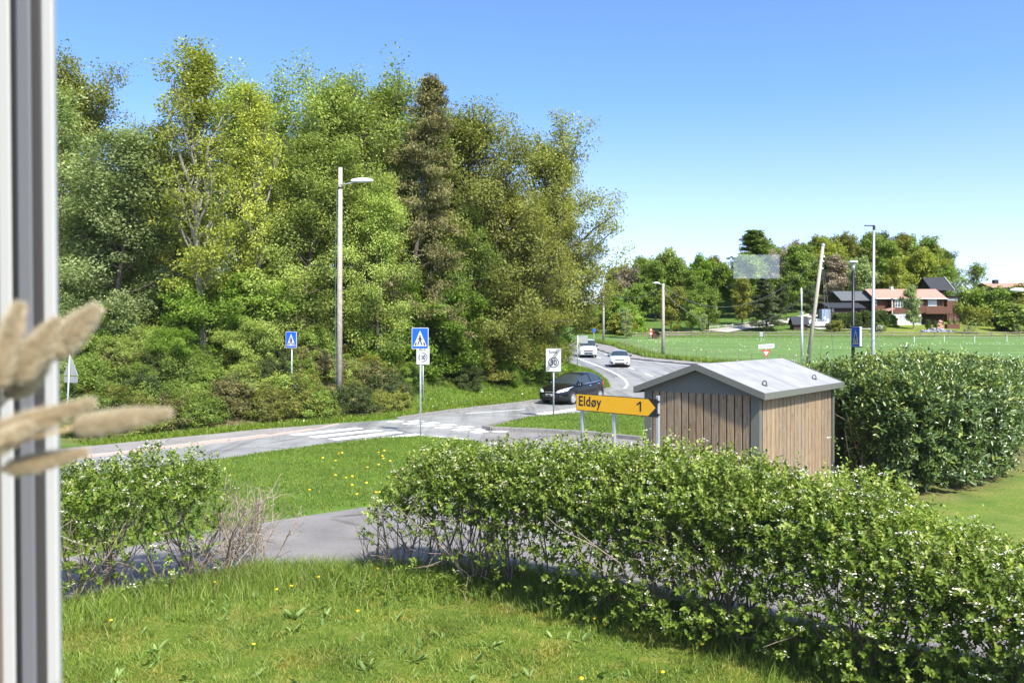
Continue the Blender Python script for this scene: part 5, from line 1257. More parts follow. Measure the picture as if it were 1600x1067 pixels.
for a_, b_ in ((1406, 1410), (1411, 1415), (1424, 1427.5), (1429, 1433)): window(hs_, hx(a_), hx(b_), hz_(499), hz_(491), .12, 2, 3)
MB().tube([(hx(1393.6), -.06, hz_(505)), (hx(1393.6), -.06, hz_(468))], .09, 6).build('downpipe', M['white'], hs_)
mb = MB(); mb.box2((hx(1442), -1.2, hz_(490.5)), (hx(1483), 1.15, hz_(488.8))); mb.build('balcony_floor', M['log'], hs_)
mb = MB(); mb.box2((hx(1441), -1.2, hz_(488.7)), (hx(1483), -1.1, hz_(479.5))); mb.build('balcony_railing', M['log'], hs_)
for px in (1478.5,): MB().box2((hx(px), -1.1, 4), (hx(px + 2), -.8, hz_(490.6))).build('balcony_post', M['log'], hs_)
MB().box2((hx(1440.2), 1.2, 3.8), (hx(1480), 1.4, hz_(490))).build('carport_wall', M['log_dark'], hs_)
mb = MB(); mb.add([(hx(1383), -1.2, hz_(486)), (hx(1394), -1.2, hz_(482)), (hx(1394), 1.1, hz_(479.5)), (hx(1383), 1.1, hz_(484)), (hx(1383), -1.2, hz_(487)), (hx(1394), -1.2, hz_(483)), (hx(1394), 1.1, hz_(480.5)), (hx(1383), 1.1, hz_(485))], [(0, 1, 2, 3), (4, 5, 6, 7), (0, 1, 5, 4), (1, 2, 6, 5), (2, 3, 7, 6), (3, 0, 4, 7)]); mb.build('porch_roof', M['tile_red'], hs_)
MB().box2((hx(1409), 4.2, hz_(453)), (hx(1412.5), 5, hz_(446))).build('chimney', M['plaster'], rfh)
# wing
t = thing('dark_wing_house', 'dark brown low house with grey felt roof left of the red tiled house', 'house', (X_(1340, 153), 153, 0))
xx = lambda p: X_(p, 153) - X_(1340, 153)
mb = MB(); wall_body(mb, xx(1322), xx(1371), 0, 6, 4, Z_(468, 153), Z_(458, 153)); mb.build('wall', M['log_dark'], t)
mb = MB(); gable_roof(mb, xx(1318), xx(1368), -.2, 6.2, Z_(467, 153), Z_(455, 153), .9); mb.build('roof', M['tile_dark'], t)
# garage
t = thing('garage', 'low garage with black roof and dark walls behind the clipped hedge', 'garage', (X_(1320, 147), 147, 0)); xx = lambda p: X_(p, 147) - X_(1320, 147)
mb = MB(); wall_body(mb, xx(1297), xx(1346), 0, 6, 3.6, Z_(481.5, 147), Z_(475, 147)); mb.build('wall', M['log_dark'], t)
mb = MB(); gable_roof(mb, xx(1297), xx(1347), 0, 6, Z_(480.5, 147), Z_(473.5, 147), .5); mb.build('roof', M['tile_black'], t)
window(t, xx(1299.5), xx(1303), Z_(487, 147), Z_(482.5, 147), 0, 1, 1)
# blue-grey panel shed
t = thing('storage_box', 'blue-grey tall storage box with pale panels beside the parked white car', 'container', (X_(1291, 146), 146, H1(X_(1291, 146), 146))); zz = H1(X_(1291, 146), 146)
MB().box2((-.75, 0, 0), (.75, 1.5, Z_(483, 146) - zz)).build('body', M['tarp'], t)
for (a_, b_, c_, d_) in ((-.6, .4, -.2, 1.0), (.1, .9, .5, 1.5), (-.5, 1.4, -.1, 1.9)): MB().box2((a_, -.03, b_), (c_, -.003, d_)).build('panel', M['lamp_white'], t)
MB().box2((.85, 0, 0), (1.6, .7, 1.0)).build('low_bin', M['sign_grey'], t)
# black roofed house behind
t = thing('black_roofed_house', 'dark house with steep black roof and white bargeboard behind the red tiled roof', 'house', (X_(1472, 172), 172, 0)); xx = lambda p: X_(p, 172) - X_(1472, 172)
mb = MB(); wall_body(mb, xx(1458), xx(1487), 0, 7, 5, Z_(453, 172), Z_(436, 172)); mb.build('wall', M['log_dark'], t)
mb = MB(); gable_roof(mb, xx(1457), xx(1486), 0, 7, Z_(452, 172), Z_(433, 172), .4); mb.build('roof', M['tile_black'], t)
k = (Z_(433, 172) - Z_(452, 172)) / 3.5
mb = MB(); mb.add([(xx(1486) + .42, -.45, Z_(452, 172) - .45 * k), (xx(1486) + .42, 3.5, Z_(433, 172)), (xx(1486) + .42, 3.5, Z_(433, 172) + .35), (xx(1486) + .42, -.45, Z_(452, 172) - .45 * k + .35), (xx(1486) + .5, -.45, Z_(452, 172) - .45 * k), (xx(1486) + .5, 3.5, Z_(433, 172)), (xx(1486) + .5, 3.5, Z_(433, 172) + .35), (xx(1486) + .5, -.45, Z_(452, 172) - .45 * k + .35)], [(0, 1, 2, 3), (4, 5, 6, 7), (0, 1, 5, 4), (1, 2, 6, 5), (2, 3, 7, 6), (3, 0, 4, 7)]); mb.build('bargeboard', M['white'], t)
mb = MB(); mb.box2((xx(1478), -3, Z_(461, 172)), (xx(1490), 0, Z_(460, 172))); mb.add([(xx(1477), -3.4, Z_(461, 172)), (xx(1493), -3.4, Z_(461, 172)), (xx(1490), 0, Z_(454, 172)), (xx(1477), 0, Z_(454, 172))], [(0, 1, 2, 3)]); mb.build('lower_roof', M['tile_dark'], t)
# annexe
t = thing('brown_annexe', 'small red-brown annexe with a band of windows right of the red tiled house', 'building', (X_(1491, 155), 155, 0)); xx = lambda p: X_(p, 155) - X_(1491, 155)
mb = MB(); mb.box2((xx(1480), 0, 4), (xx(1499), 4, Z_(463, 155))); mb.build('wall', M['log'], t)
mb = MB(); mb.add([(xx(1479), -.4, Z_(462, 155)), (xx(1501), -.4, Z_(463.5, 155)), (xx(1501), 4.4, Z_(461, 155)), (xx(1479), 4.4, Z_(459, 155)), (xx(1479), -.4, Z_(463, 155)), (xx(1501), -.4, Z_(464.5, 155)), (xx(1501), 4.4, Z_(462, 155)), (xx(1479), 4.4, Z_(460, 155))], [(0, 1, 2, 3), (4, 5, 6, 7), (0, 1, 5, 4), (1, 2, 6, 5), (2, 3, 7, 6), (3, 0, 4, 7)]); mb.build('roof', M['tile_black'], t)
window(t, xx(1481), xx(1497), Z_(469.5, 155), Z_(466, 155), 0, 5, 1)
# far red roof
t = thing('far_house', 'long low red roof with a dark chimney at the right horizon', 'house', (X_(1590, 195), 195, 0)); xx = lambda p: X_(p, 195) - X_(1590, 195)
mb = MB(); wall_body(mb, xx(1545), xx(1650), 0, 8, 5, Z_(450, 195), Z_(443, 195)); mb.build('wall', M['log_dark'], t)
mb = MB(); gable_roof(mb, xx(1550), xx(1650), 0, 8, Z_(449, 195), Z_(441.5, 195), .4); r_ = mb.build('roof', M['tile_red'], t)
MB().box2((xx(1566), 3, Z_(444, 195)), (xx(1572), 4.2, Z_(436, 195))).build('chimney', M['sign_black'], r_)
# left house behind the wood
t = thing('hidden_house', 'house with tiled roof glimpsed between trunks beside the window frame', 'house', (X_(105, 62), 62, H1(X_(105, 62), 62))); z0 = H1(X_(105, 62), 62)
mb = MB(); wall_body(mb, -3, 2.5, 0, 6, 0, Z_(440, 62) - z0, Z_(420, 62) - z0); mb.build('wall', M['plaster'], t)
mb = MB(); gable_roof(mb, -3, 2.5, 0, 6, Z_(440, 62) - z0, Z_(418, 62) - z0, .4); mb.build('roof', M['tile_red'], t)
window(t, -.6, .6, Z_(465, 62) - z0, Z_(448, 62) - z0, 0, 2, 2)
# playhouse and little shed
def shed(kind, label, px, Y, w_, d_, he, hr, m, mr, ridge='X', rz=0):
    x = X_(px, Y); t = thing(kind, label, 'shed', (x, Y, H1(x, Y)), rz)
    mb = MB(); wall_body(mb, -w_ / 2, w_ / 2, 0, d_, -.3, he, hr - .05, ridge); mb.build('wall', M[m], t)
    mb = MB(); gable_roof(mb, -w_ / 2, w_ / 2, 0, d_, he, hr, .3, .1, ridge); mb.build('roof', M[mr], t); return t
t = shed('garden_shed', 'small dark log shed with overhanging black roof beside the driveway', 1251, 141, 2.3, 2.0, 1.25, 2.3, 'log_dark', 'tile_black', 'X'); 
MB().box2((.2, -.05, .1), (.8, -.003, 1.2)).build('door', M['log'], t)
t = shed('small_shed', 'tiny brown shed with a peaked roof at the pale rail fence', 1025, 128, .95, .9, .85, 1.25, 'log', 'log_dark', 'Y'); MB().box2((-.2, -.04, .1), (.2, -.003, .7)).build('door', M['log_dark'], t)
# driveway up the slope
DR = [(37, 142), (45, 150), (53, 155), (60, 158), (66, 168), (70, 168), (64, 153), (58, 149), (52, 148.5), (45, 146), (38, 140)]
bm = bmesh.new()
mbd = MB(); n_ = 24
cl_ = np.array([(34, 138.6), (40, 144.6), (46, 150), (52, 155), (59, 163), (66, 172)], float); wd_ = 2.2
q, tt, _T = poly_at([(a, b, 0, 0, 0) for a, b in cl_], np.linspace(0, 46, 60)); vs = []; fs = []
for i in range(60):
    nn = np.array([-tt[i, 1], tt[i, 0]])
    for k in (-1, -.5, 0, .5, 1): p_ = q[i, :2] + nn * wd_ * k; vs.append((p_[0], p_[1], H1(p_[0], p_[1]) + .22))
for i in range(59):
    for k in range(4): fs.append((i * 5 + k, i * 5 + k + 1, i * 5 + k + 6, i * 5 + k + 5))
M['gravel'] = mat('pale_gravel', (.38, .35, .3), .9, 0, .2, 2)
tag(MB().add(vs, fs).build('garden_drive', M['gravel']), kind='structure')
vs = []; fs = []
for j in range(9):
    for i in range(13): x, y = 52 + i * .85, 141.5 + j * .9; vs.append((x, y, H1(x, y) + .18))
for j in range(8):
    for i in range(12): fs.append((j * 13 + i, j * 13 + i + 1, (j + 1) * 13 + i + 1, (j + 1) * 13 + i))
tag(MB().add(vs, fs).build('parking_area', M['gravel']), kind='structure')
# clipped hedges
hedge('clipped_hedge', 'dense rounded clipped hedge left half hidden behind the black lamp post', [(X_(1304, 143), 143, 2.4, .9, 1), (X_(1342, 143), 143, 2.5, .9, 1)], 2600, 5, .3, .6, ('lf_dark', 'lf_mid'), young=.2, stems=0, seed=21, shootlen=.25, lowcut=.1)
hedge('clipped_hedge', 'dark clipped hedge just left of the white basement wall', [(X_(1347, 144), 144, 2.7, 1.0, 1), (X_(1383, 144), 144, 2.7, 1.0, 1)], 2600, 5, .3, .6, ('lf_dark', 'lf_mid'), young=.15, stems=0, seed=22, shootlen=.25, lowcut=.1)
hedge('arched_hedge', 'flat-topped arch of greenery on twisted stems in the right garden', [(X_(1507, 136), 136, 3.7, .7, 1), (X_(1512, 136), 136, 4.2, .9, 1), (X_(1545, 136), 136, 4.1, .9, 1)], 1500, 5, .3, .6, ('lf_olive', 'lf_mid'), young=.4, stems=2.2, seed=23, shootlen=.3, lowcut=2.6, thin=.97, stem_mat='bark_pale')
# blossoming bush and rockery
x, Y = X_(1376, 137), 137
t = plant('blossoming_bush', 'far_bush', x, Y, 1.9, 'lf_mid', 'bush covered in creamy pink blossom left of the white basement wall', 'bush', None, wscale=1.0)
rg = np.random.default_rng(8); c = norm(rg.normal(size=(260, 3))) * np.array([1.9, 1.3, 1.25]) + np.array([0, 0, 1.7]); c[:, 2] = np.maximum(c[:, 2], .4); V, F = leaf_quads(c, .42, rg, wid=.9)
M['blossom_pink'] = leaf_mat('blossom_pinkish', (.6, .5, .45), (.8, .75, .68), trans=.15, objvar=0)
link_mesh('blossom', np_mesh('blossom', V, F), M['blossom_pink'], t)
x, Y = X_(1462, 138), 138; z0 = H1(x, Y); rk = thing('rockery', 'grey stone rockery mound on the lawn in front of the carport', 'rockery', (x, Y, z0)); mb = MB(); rr = random.Random(6)
def rock(mb, c, s, rr):
    bm = bmesh.new(); bmesh.ops.create_icosphere(bm, subdivisions=1, radius=s)
    vs = [Vector((v.co.x * rr.uniform(.7, 1.3), v.co.y * rr.uniform(.7, 1.2), v.co.z * rr.uniform(.5, .9))) + Vector(c) for v in bm.verts]; fs = [tuple(v.index for v in f.verts) for f in bm.faces]; bm.free(); mb.add(vs, fs)
for i in range(90): a = rr.uniform(0, 6.28); r = rr.uniform(0, 1) ** .5; rock(mb, (math.cos(a) * r * 2.9, math.sin(a) * r * 1.3, .55 * (1 - r) + .1), rr.uniform(.18, .4), rr)
mb.build('stones', M['stone'], rk)
t = thing('standing_stone', 'upright reddish stone standing on top of the rockery', 'stone', (x + .7, Y, z0 + .5)); mb = MB()
for i, (dx, dz, s) in enumerate([(0, 0, .5), (.15, .45, .45), (-.1, .85, .42), (.05, 1.25, .38), (-.25, .2, .35), (.4, .1, .35)]): rock(mb, (dx, 0, dz), s, rr)
mb.build('stone', M['redstone'], t)
x, Y = X_(1490, 144), 144; t = thing('planter_box', 'red-brown planter box with two small conifers right of the balcony', 'planter', (x, Y, H1(x, Y))); MB().box2((-1.1, 0, -.1), (1.1, .9, .9)).build('box', M['log'], t)
for k in (-.5, .45): MB().lathe([(.02, .9), (.36, 1.0), (.28, 1.5), (0, 2.2)], (k, .45, 0), n=9).build('small_conifer', M['lf_dark'], t)
# ---------------------------------------------------------------- cars
M['tyre'] = mat('tyre_rubber', (.015, .015, .016), .85); M['rim'] = mat('alloy_rim', (.6, .61, .62), .3, .7, .05); M['plastic'] = mat('black_plastic', (.02, .02, .021), .6)
M['car_black'] = mat('car_paint_black', (.006, .006, .007), .22, 0, .05, spec=.35, coat=.25); M['car_white'] = mat('car_paint_white', (.6, .6, .6), .22, 0, .02, coat=.6)
M['lens'] = mat('headlight_lens', (.55, .57, .6), .12, .3, .05); M['tail'] = mat('taillight_red', (.5, .02, .015), .2); M['chrome'] = mat('chrome', (.75, .75, .76), .15, .9, .02)
M['plate'] = mat('number_plate_white', (.72, .72, .72), .5); M['plate_green'] = mat('number_plate_green', (.02, .35, .3), .5)
M['car_glass'] = mat('car_glass', (.03, .04, .045), .04, 0, .05, spec=.9); M['grey_trim'] = mat('bumper_grey', (.06, .062, .066), .6)
def curve(pts): xs_ = [p[0] for p in pts]; ys_ = [p[1] for p in pts]; return lambda x: float(np.interp(x, xs_, ys_))
def make_car(kind, label, spec, loc, heading, group=None):
    """heading: world direction of the nose (2d). local +x points backwards from the nose"""
    t = thing(kind, label, spec['cat'], loc, math.atan2(-heading[1], -heading[0]), group)
    zt, bl, sil, hw, rw = (curve(spec[k]) for k in ('zt', 'belt', 'sill', 'hw', 'rw')); L = spec['L']; r = spec['r']; ra = r + .045; c0 = L / 2
    st = set(np.round(np.linspace(0, L, 44), 3)) | {0.02, L - .02}
    for xw in spec['axles']:
        st |= set(np.round(xw + ra * np.cos(np.linspace(0, math.pi, 11)), 3)); st = {s for s in st if all(abs(s - e) > .012 or s == e for e in (round(xw - ra, 3), round(xw + ra, 3)))}
    for s_ in spec['marks']: st.add(round(s_, 3))
    st = sorted(s for s in st if 0 <= s <= L); rings = []
    for x in st:
        top, b, s0, h, g = zt(x), bl(x), sil(x), hw(x), rw(x); green = top - b > .13
        arch = 0
        for xw in spec['axles']:
            if abs(x - xw) < ra: arch = max(arch, r + math.sqrt(max(0, ra * ra - (x - xw) ** 2)))
        zm = s0 + .48 * (b - s0)
        z1 = max(s0 + .02, arch); z2 = max(s0 + .08, arch + .012 if arch else 0); z3 = max(zm, arch + .05 if arch else 0)
        z4 = max(b - .1, z3 + .03)
        if green: p6 = (g, top - .1 - (.0)); p6 = (min(g, h * .95), max(b + .02, top - .09)); p7 = (g * .82, top - .028)
        else: p6 = (h * .82, b + (top - b) * .75); p7 = (h * .5, top - .008)
        rings.append([(0, s0), (h * .8, s0), (h * .955, z1), (h * .985, z2), (h, z3), (h * .985, z4), (h * .94, max(b, z4 + .02)), p6, p7, (0, top)])
    nR = 10; V = []; 
    for x, rg_ in zip(st, rings):
        for y, z in rg_: V.append((x - c0, y, z))
        for y, z in rg_[1:-1][::-1]: V.append((x - c0, -y, z))
    m = 2 * nR - 2; parts = {'body': [], 'windscreen': [], 'rear_window': [], 'side_window': [], 'underbody': []}
    a0, a1 = spec['ws']; r0, r1 = spec['rwin']
    for i in range(len(st) - 1):
        xa, xb = st[i], st[i + 1]; xm = (xa + xb) / 2
        for k in range(m):
            k2 = (k + 1) % m; f = (i * m + k, i * m + k2, (i + 1) * m + k2, (i + 1) * m + k); seg = k if k < 9 else 17 - k
            key = 'body'
            if seg in (0, 1): key = 'underbody'
            if seg in (7, 8) and a0 <= xm <= a1: key = 'windscreen'
            if seg in (7, 8) and r0 <= xm <= r1: key = 'rear_window'
            if seg == 6 and any(p <= xm <= q for p, q in spec['sidewin']): key = 'side_window'
            parts[key].append(f)
    parts['body'].append(tuple(range(m))); parts['body'].append(tuple(range((len(st) - 1) * m, len(st) * m)))
    bmf = bmesh.new(); vv = [bmf.verts.new(v) for v in V]
    for fl in parts.values():
        for f in fl:
            try: bmf.faces.new([vv[i] for i in f])
            except ValueError: pass
    bmesh.ops.recalc_face_normals(bmf, faces=bmf.faces); bvh = BVHTree.FromBMesh(bmf); bmf.free()
    mats = {'body': spec['paint'], 'windscreen': 'car_glass', 'rear_window': 'car_glass', 'side_window': 'car_glass', 'underbody': 'plastic'}
    body = None
    for key, fl in parts.items():
        if not fl: continue
        used = sorted({i for f in fl for i in f}); mp = {u: j for j, u in enumerate(used)}
        o = MB().add([V[u] for u in used], [tuple(mp[i] for i in f) for f in fl]).build(key, M[mats[key]], t, True)
        try: o.data.set_sharp_from_angle(angle=R(38))
        except Exception: pass
        if key == 'body': body = o
    def conform(name, poly, axis, side, m_, off_=.008, parent=None, cuts=3):
        "axis 'x': poly in (y,z) projected onto the nose (side -1) or tail (+1); axis 'y': poly in (x,z)"
        bm = bmesh.new()
        if axis == 'x': vs = [bm.verts.new((side * 5, a, b)) for a, b in poly]
        else: vs = [bm.verts.new((a - c0, side * 5, b)) for a, b in poly]
        bm.faces.new(vs); bmesh.ops.triangulate(bm, faces=bm.faces); bmesh.ops.subdivide_edges(bm, edges=bm.edges, cuts=cuts, use_grid_fill=True)
        d = Vector((-side, 0, 0)) if axis == 'x' else Vector((0, -side, 0)); dead = []
        for v in bm.verts:
            hit = bvh.ray_cast(v.co, d)
            if hit[0] is None: dead.append(v); continue
            v.co = hit[0] - d * off_
        bmesh.ops.delete(bm, geom=dead, context='VERTS')
        me = bpy.data.meshes.new(name); bm.to_mesh(me); bm.free()
        return link_mesh(name, me, M[m_], parent or t, True)
    for a in spec['nose']: 
        conform(a[0], a[1], 'x', -1, a[2])
        if len(a) > 3: conform(a[0], [(-y, z) for y, z in a[1]][::-1], 'x', -1, a[2])
    for a in spec.get('tailp', []):
        conform(a[0], a[1], 'x', 1, a[2])
        if len(a) > 3: conform(a[0], [(-y, z) for y, z in a[1]][::-1], 'x', 1, a[2])
    for a in spec.get('side', []):
        for s in (-1, 1): conform(a[0], a[1], 'y', s, a[2], off_=a[3] if len(a) > 3 else .006)
    for xw in spec['axles']:
        for s in (-1, 1):
            yw = hw(xw) * .985 - .1
            def ax(v): return (xw - c0 + v[0], s * (yw + v[1]), r + v[2])
            wt = thing('wheel', None, None) if False else None
            ty = MB().lathe([(r * .62, -.1), (r * .9, -.1), (r * .985, -.075), (r, -.03), (r, .04), (r * .975, .085), (r * .9, .1), (r * .66, .095), (r * .63, .07)], n=28, axis='Y').build('wheel', M['tyre'], t, True)
            ty.location = (xw - c0, s * yw, r); ty.rotation_euler = (0, 0, 0 if s > 0 else math.pi)
            rm = MB().lathe([(r * .66, .085), (r * .68, .095), (r * .6, .088), (r * .58, .03)], n=28, axis='Y')
            rm.lathe([(0, .075), (r * .13, .08), (r * .15, .05)], n=12, axis='Y')
            for q in range(spec.get('spokes', 10)):
                a = 2 * math.pi * q / spec.get('spokes', 10); ca, sa = math.cos(a), math.sin(a); w_ = r * .055
                pts = [(r * .12, -w_), (r * .62, -w_ * .8), (r * .62, w_ * .8), (r * .12, w_)]
                vs = [(p * ca - q_ * sa, .072, p * sa + q_ * ca) for p, q_ in pts] + [(p * ca - q_ * sa, .05, p * sa + q_ * ca) for p, q_ in pts]
                rm.add(vs, [(0, 1, 2, 3), (7, 6, 5, 4), (0, 4, 5, 1), (2, 6, 7, 3)])
            rm.build('rim', M['rim'], ty, False); MB().lathe([(r * .6, .02), (0, .02)], n=20, axis='Y').build('brake_disc', M['plastic'], ty)
    for s in (-1, 1):
        mx, mz = spec['mirror']; y0 = hw(mx) * .95
        mb = MB(); bm = bmesh.new(); bmesh.ops.create_icosphere(bm, subdivisions=2, radius=1)
        mb.add([(mx - c0 + v.co.x * .09, s * (y0 + .12) + v.co.y * .12, mz + v.co.z * .085) for v in bm.verts], [tuple(v.index for v in f.verts) for f in bm.faces]); bm.free()
        mb.box((mx - c0 + .02, s * (y0 + .03), mz - .05), (.07, .12, .03)); mb.build('wing_mirror', M[spec.get('mirpaint', spec['paint'])], t, True)
    return t
HATCH = dict(cat='car', L=3.97, r=.315, axles=(.80, 3.29), paint='car_black', marks=(1.0, 1.9, 2.42, 2.52, 3.36, 3.45, 3.6),
    zt=[(0, .60), (.05, .70), (.2, .79), (.5, .885), (.8, .94), (1.0, .985), (1.4, 1.2), (1.9, 1.41), (2.2, 1.47), (2.6, 1.485), (3.1, 1.455), (3.45, 1.39), (3.62, 1.32), (3.8, 1.05), (3.9, .92), (3.97, .72)],
    belt=[(0, .55), (.05, .64), (.2, .70), (.5, .78), (.8, .84), (1.0, .88), (2, .945), (3.2, 1.02), (3.6, 1.04), (3.8, .98), (3.9, .88), (3.97, .66)],
    sill=[(0, .30), (.06, .22), (.3, .18), (3.7, .2), (3.9, .27), (3.97, .4)], hw=[(0, .5), (.04, .62), (.15, .73), (.4, .81), (.7, .85), (1.5, .86), (3.2, .86), (3.6, .82), (3.85, .74), (3.97, .6)],
    rw=[(1.0, .76), (1.4, .68), (1.9, .6), (2.6, .585), (3.2, .57), (3.6, .56), (3.8, .6)], ws=(1.0, 1.9), rwin=(3.62, 3.8), sidewin=[(1.45, 2.42), (2.52, 3.36)],
    mirror=(1.42, .97), spokes=14,
    nose=[('grille', [(-.5, .36), (.5, .36), (.44, .52), (-.44, .52)], 'plastic'), ('headlight', [(.34, .6), (.5, .585), (.78, .68), (.8, .86), (.68, .8), (.42, .7)], 'lens', 1), ('upper_grille', [(-.3, .6), (.3, .6), (.3, .635), (-.3, .635)], 'chrome'), ('fog_light', [(.54, .38), (.68, .4), (.66, .47), (.54, .46)], 'plastic', 1), ('number_plate', [(-.26, .43), (.26, .43), (.26, .53), (-.26, .53)], 'plate')],
    tailp=[('tail_light', [(.55, .8), (.74, .8), (.7, 1.12), (.56, 1.1)], 'tail', 1)],
    side=[('tail_light', [(3.55, .78), (3.86, .8), (3.72, 1.06), (3.58, 1.05)], 'tail'), ('window_chrome', [(1.25, .905), (3.42, 1.02), (3.42, 1.045), (1.25, .93)], 'chrome', .01),
          ('door_handle', [(2.2, .84), (2.38, .85), (2.38, .88), (2.2, .87)], 'chrome', .02), ('door_handle', [(3.0, .89), (3.16, .9), (3.16, .93), (3.0, .92)], 'chrome', .02), ('door_gap', [(2.44, .26), (2.452, .26), (2.48, .96), (2.468, .96)], 'plastic', .004), ('door_gap', [(1.28, .3), (1.292, .3), (1.3, .9), (1.288, .9)], 'plastic', .004)])
SEDAN = dict(cat='car', L=4.3, r=.33, axles=(.88, 3.5), paint='car_white', mirpaint='car_black', marks=(1.15, 2.0, 2.6, 2.7, 3.5),
    zt=[(0, .62), (.05, .72), (.2, .8), (.6, .89), (1.15, .97), (1.6, 1.2), (2.05, 1.39), (2.5, 1.45), (3.2, 1.43), (3.7, 1.34), (4.0, 1.1), (4.2, .98), (4.3, .75)],
    belt=[(0, .56), (.05, .65), (.2, .71), (.6, .79), (1.15, .87), (2, .93), (3.4, .98), (4.0, 1.0), (4.2, .92), (4.3, .68)],
    sill=[(0, .28), (.06, .2), (.3, .17), (4.0, .2), (4.2, .27), (4.3, .4)], hw=[(0, .58), (.04, .7), (.15, .8), (.4, .87), (.8, .9), (3.5, .9), (4.0, .86), (4.2, .78), (4.3, .6)],
    rw=[(1.15, .78), (2.05, .62), (2.6, .6), (3.5, .58), (4.0, .6)], ws=(1.15, 2.05), rwin=(3.72, 4.02), sidewin=[(1.6, 2.6), (2.7, 3.5)], mirror=(1.55, .97), spokes=10,
    nose=[('lower_intake', [(-.42, .27), (.42, .27), (.46, .4), (-.46, .4)], 'plastic'), ('grille', [(-.34, .56), (.34, .56), (.42, .7), (-.42, .7)], 'plastic'), ('grille_bar', [(-.3, .62), (.3, .62), (.3, .64), (-.3, .64)], 'chrome'), ('headlight', [(.44, .64), (.52, .61), (.82, .66), (.84, .8), (.62, .74)], 'lens', 1),
          ('side_intake', [(.56, .3), (.78, .36), (.74, .5), (.54, .42)], 'plastic', 1), ('number_plate', [(-.26, .44), (.26, .44), (.26, .54), (-.26, .54)], 'plate')],
    tailp=[('tail_light', [(.5, .75), (.78, .75), (.76, .92), (.5, .9)], 'tail', 1)], side=[('door_gap', [(2.62, .26), (2.635, .26), (2.66, .95), (2.645, .95)], 'plastic', .004), ('door_handle', [(2.4, .84), (2.56, .85), (2.56, .88), (2.4, .87)], 'plastic', .02)])
VAN = dict(cat='van', L=4.9, r=.34, axles=(.9, 3.95), paint='car_white', mirpaint='plastic', marks=(.95, 1.75, 2.4, 2.5, 3.4, 3.5),
    zt=[(0, .78), (.04, .92), (.15, 1.0), (.5, 1.12), (.95, 1.22), (1.35, 1.55), (1.75, 1.83), (2.1, 1.92), (4.6, 1.93), (4.82, 1.85), (4.9, 1.6)],
    belt=[(0, .7), (.04, .84), (.15, .9), (.5, 1.0), (.95, 1.1), (4.6, 1.15), (4.9, 1.1)], sill=[(0, .3), (.05, .24), (.3, .22), (4.7, .24), (4.9, .35)],
    hw=[(0, .74), (.04, .84), (.15, .9), (.4, .94), (4.7, .94), (4.9, .86)], rw=[(.95, .85), (1.75, .8), (2.2, .8), (4.7, .8), (4.9, .78)], ws=(.95, 1.75), rwin=(4.84, 4.86), sidewin=[(1.3, 2.4)], mirror=(1.3, 1.22), spokes=5,
    nose=[('bumper', [(-.86, .28), (.86, .28), (.86, .56), (-.86, .56)], 'grey_trim'), ('grille', [(-.46, .62), (.46, .62), (.5, .76), (-.5, .76)], 'plastic'), ('grille_bar', [(-.42, .68), (.42, .68), (.42, .7), (-.42, .7)], 'chrome'), ('headlight', [(.54, .62), (.82, .64), (.86, .84), (.6, .8)], 'lens', 1), ('number_plate', [(-.26, .34), (.26, .34), (.26, .46), (-.26, .46)], 'plate_green')],
    tailp=[('tail_light', [(.8, .8), (.88, .8), (.88, 1.3), (.8, 1.3)], 'tail', 1)], side=[('door_gap', [(2.42, .3), (2.435, .3), (2.435, 1.8), (2.42, 1.8)], 'plastic', .004)])
make_car('black_hatchback', 'black hatchback turning into the side road in front of the grass verge', HATCH, (3.0, 41.4, 0.0), (-.60, -.80))
Yc = 74.5; make_car('white_car', 'white hatchback with dark grille driving towards the camera on the main road', SEDAN, (X_(968, Yc), Yc, H1(X_(968, Yc), Yc) * 0 + float(np.interp(Yc, [55, 73, 90], [0, .3, .6]))), (-.12, -1))
Yc = 91; make_car('white_van', 'white van with grey bumper and green number plate coming round the bend', VAN, (X_(917, Yc), Yc, .64), (-.02, -1))
Yc = 145; xq = X_(1279, Yc); make_car('parked_car', 'silvery white car parked by the blue-grey storage box in front of the garage', dict(SEDAN), (xq, Yc, H1(xq, Yc) + .15), (1, -.12))

# ---------------------------------------------------------------- window frame and glass
M['wf_white'] = mat('window_frame_white', (.36, .36, .345), .5, 0, .03, 3); M['wf_grey'] = mat('window_frame_grey', (.12, .122, .132), .5, 0, .05, 3)
M['wf_dark'] = mat('window_reveal_dark', (.035, .032, .03), .6, 0, .05); M['gasket'] = mat('rubber_gasket_black', (.004, .004, .005), .8); M['wf_beige'] = mat('reveal_beige', (.12, .09, .065), .7)
Yw = .62; win = thing('window_frame', 'pale window frame jamb along the left edge, close to the camera', 'window', (X_(92, Yw), Yw, 3.3))
win.rotation_euler = (0, R(-.53), 0)
def wx(px): return (px - 92) / F0 * Yw
def jamb(name, a, b, y0, y1, m):
    MB().box2((wx(a), y0, -.5), (wx(b), y1, 1.4)).build(name, M[m], win, bevel=.0015 if b - a > 8 else 0)
jamb('sash_edge', 73.5, 92, -.0, .006, 'wf_white'); jamb('glazing_groove', 57, 73.6, .0006, .006, 'wf_dark'); jamb('sash_face', 34.6, 57.2, -.0004, .006, 'wf_grey')
jamb('seal', 24, 35, .0004, .006, 'gasket'); jamb('jamb_face', 4.5, 24.6, -.0004, .006, 'wf_white'); jamb('reveal', -60, 4.7, -.001, .006, 'wf_beige')
MB().box2((wx(92), 0, -.5), (wx(92) + 1.6, .05, -.3)).build('bottom_rail', M['wf_white'], win)
MB().box2((wx(92), 0, 1.2), (wx(92) + 1.6, .05, 1.4)).build('top_rail', M['wf_white'], win)
MB().box2((wx(92) + 1.6, 0, -.5), (wx(92) + 1.68, .05, 1.4)).build('right_stile', M['wf_white'], win)
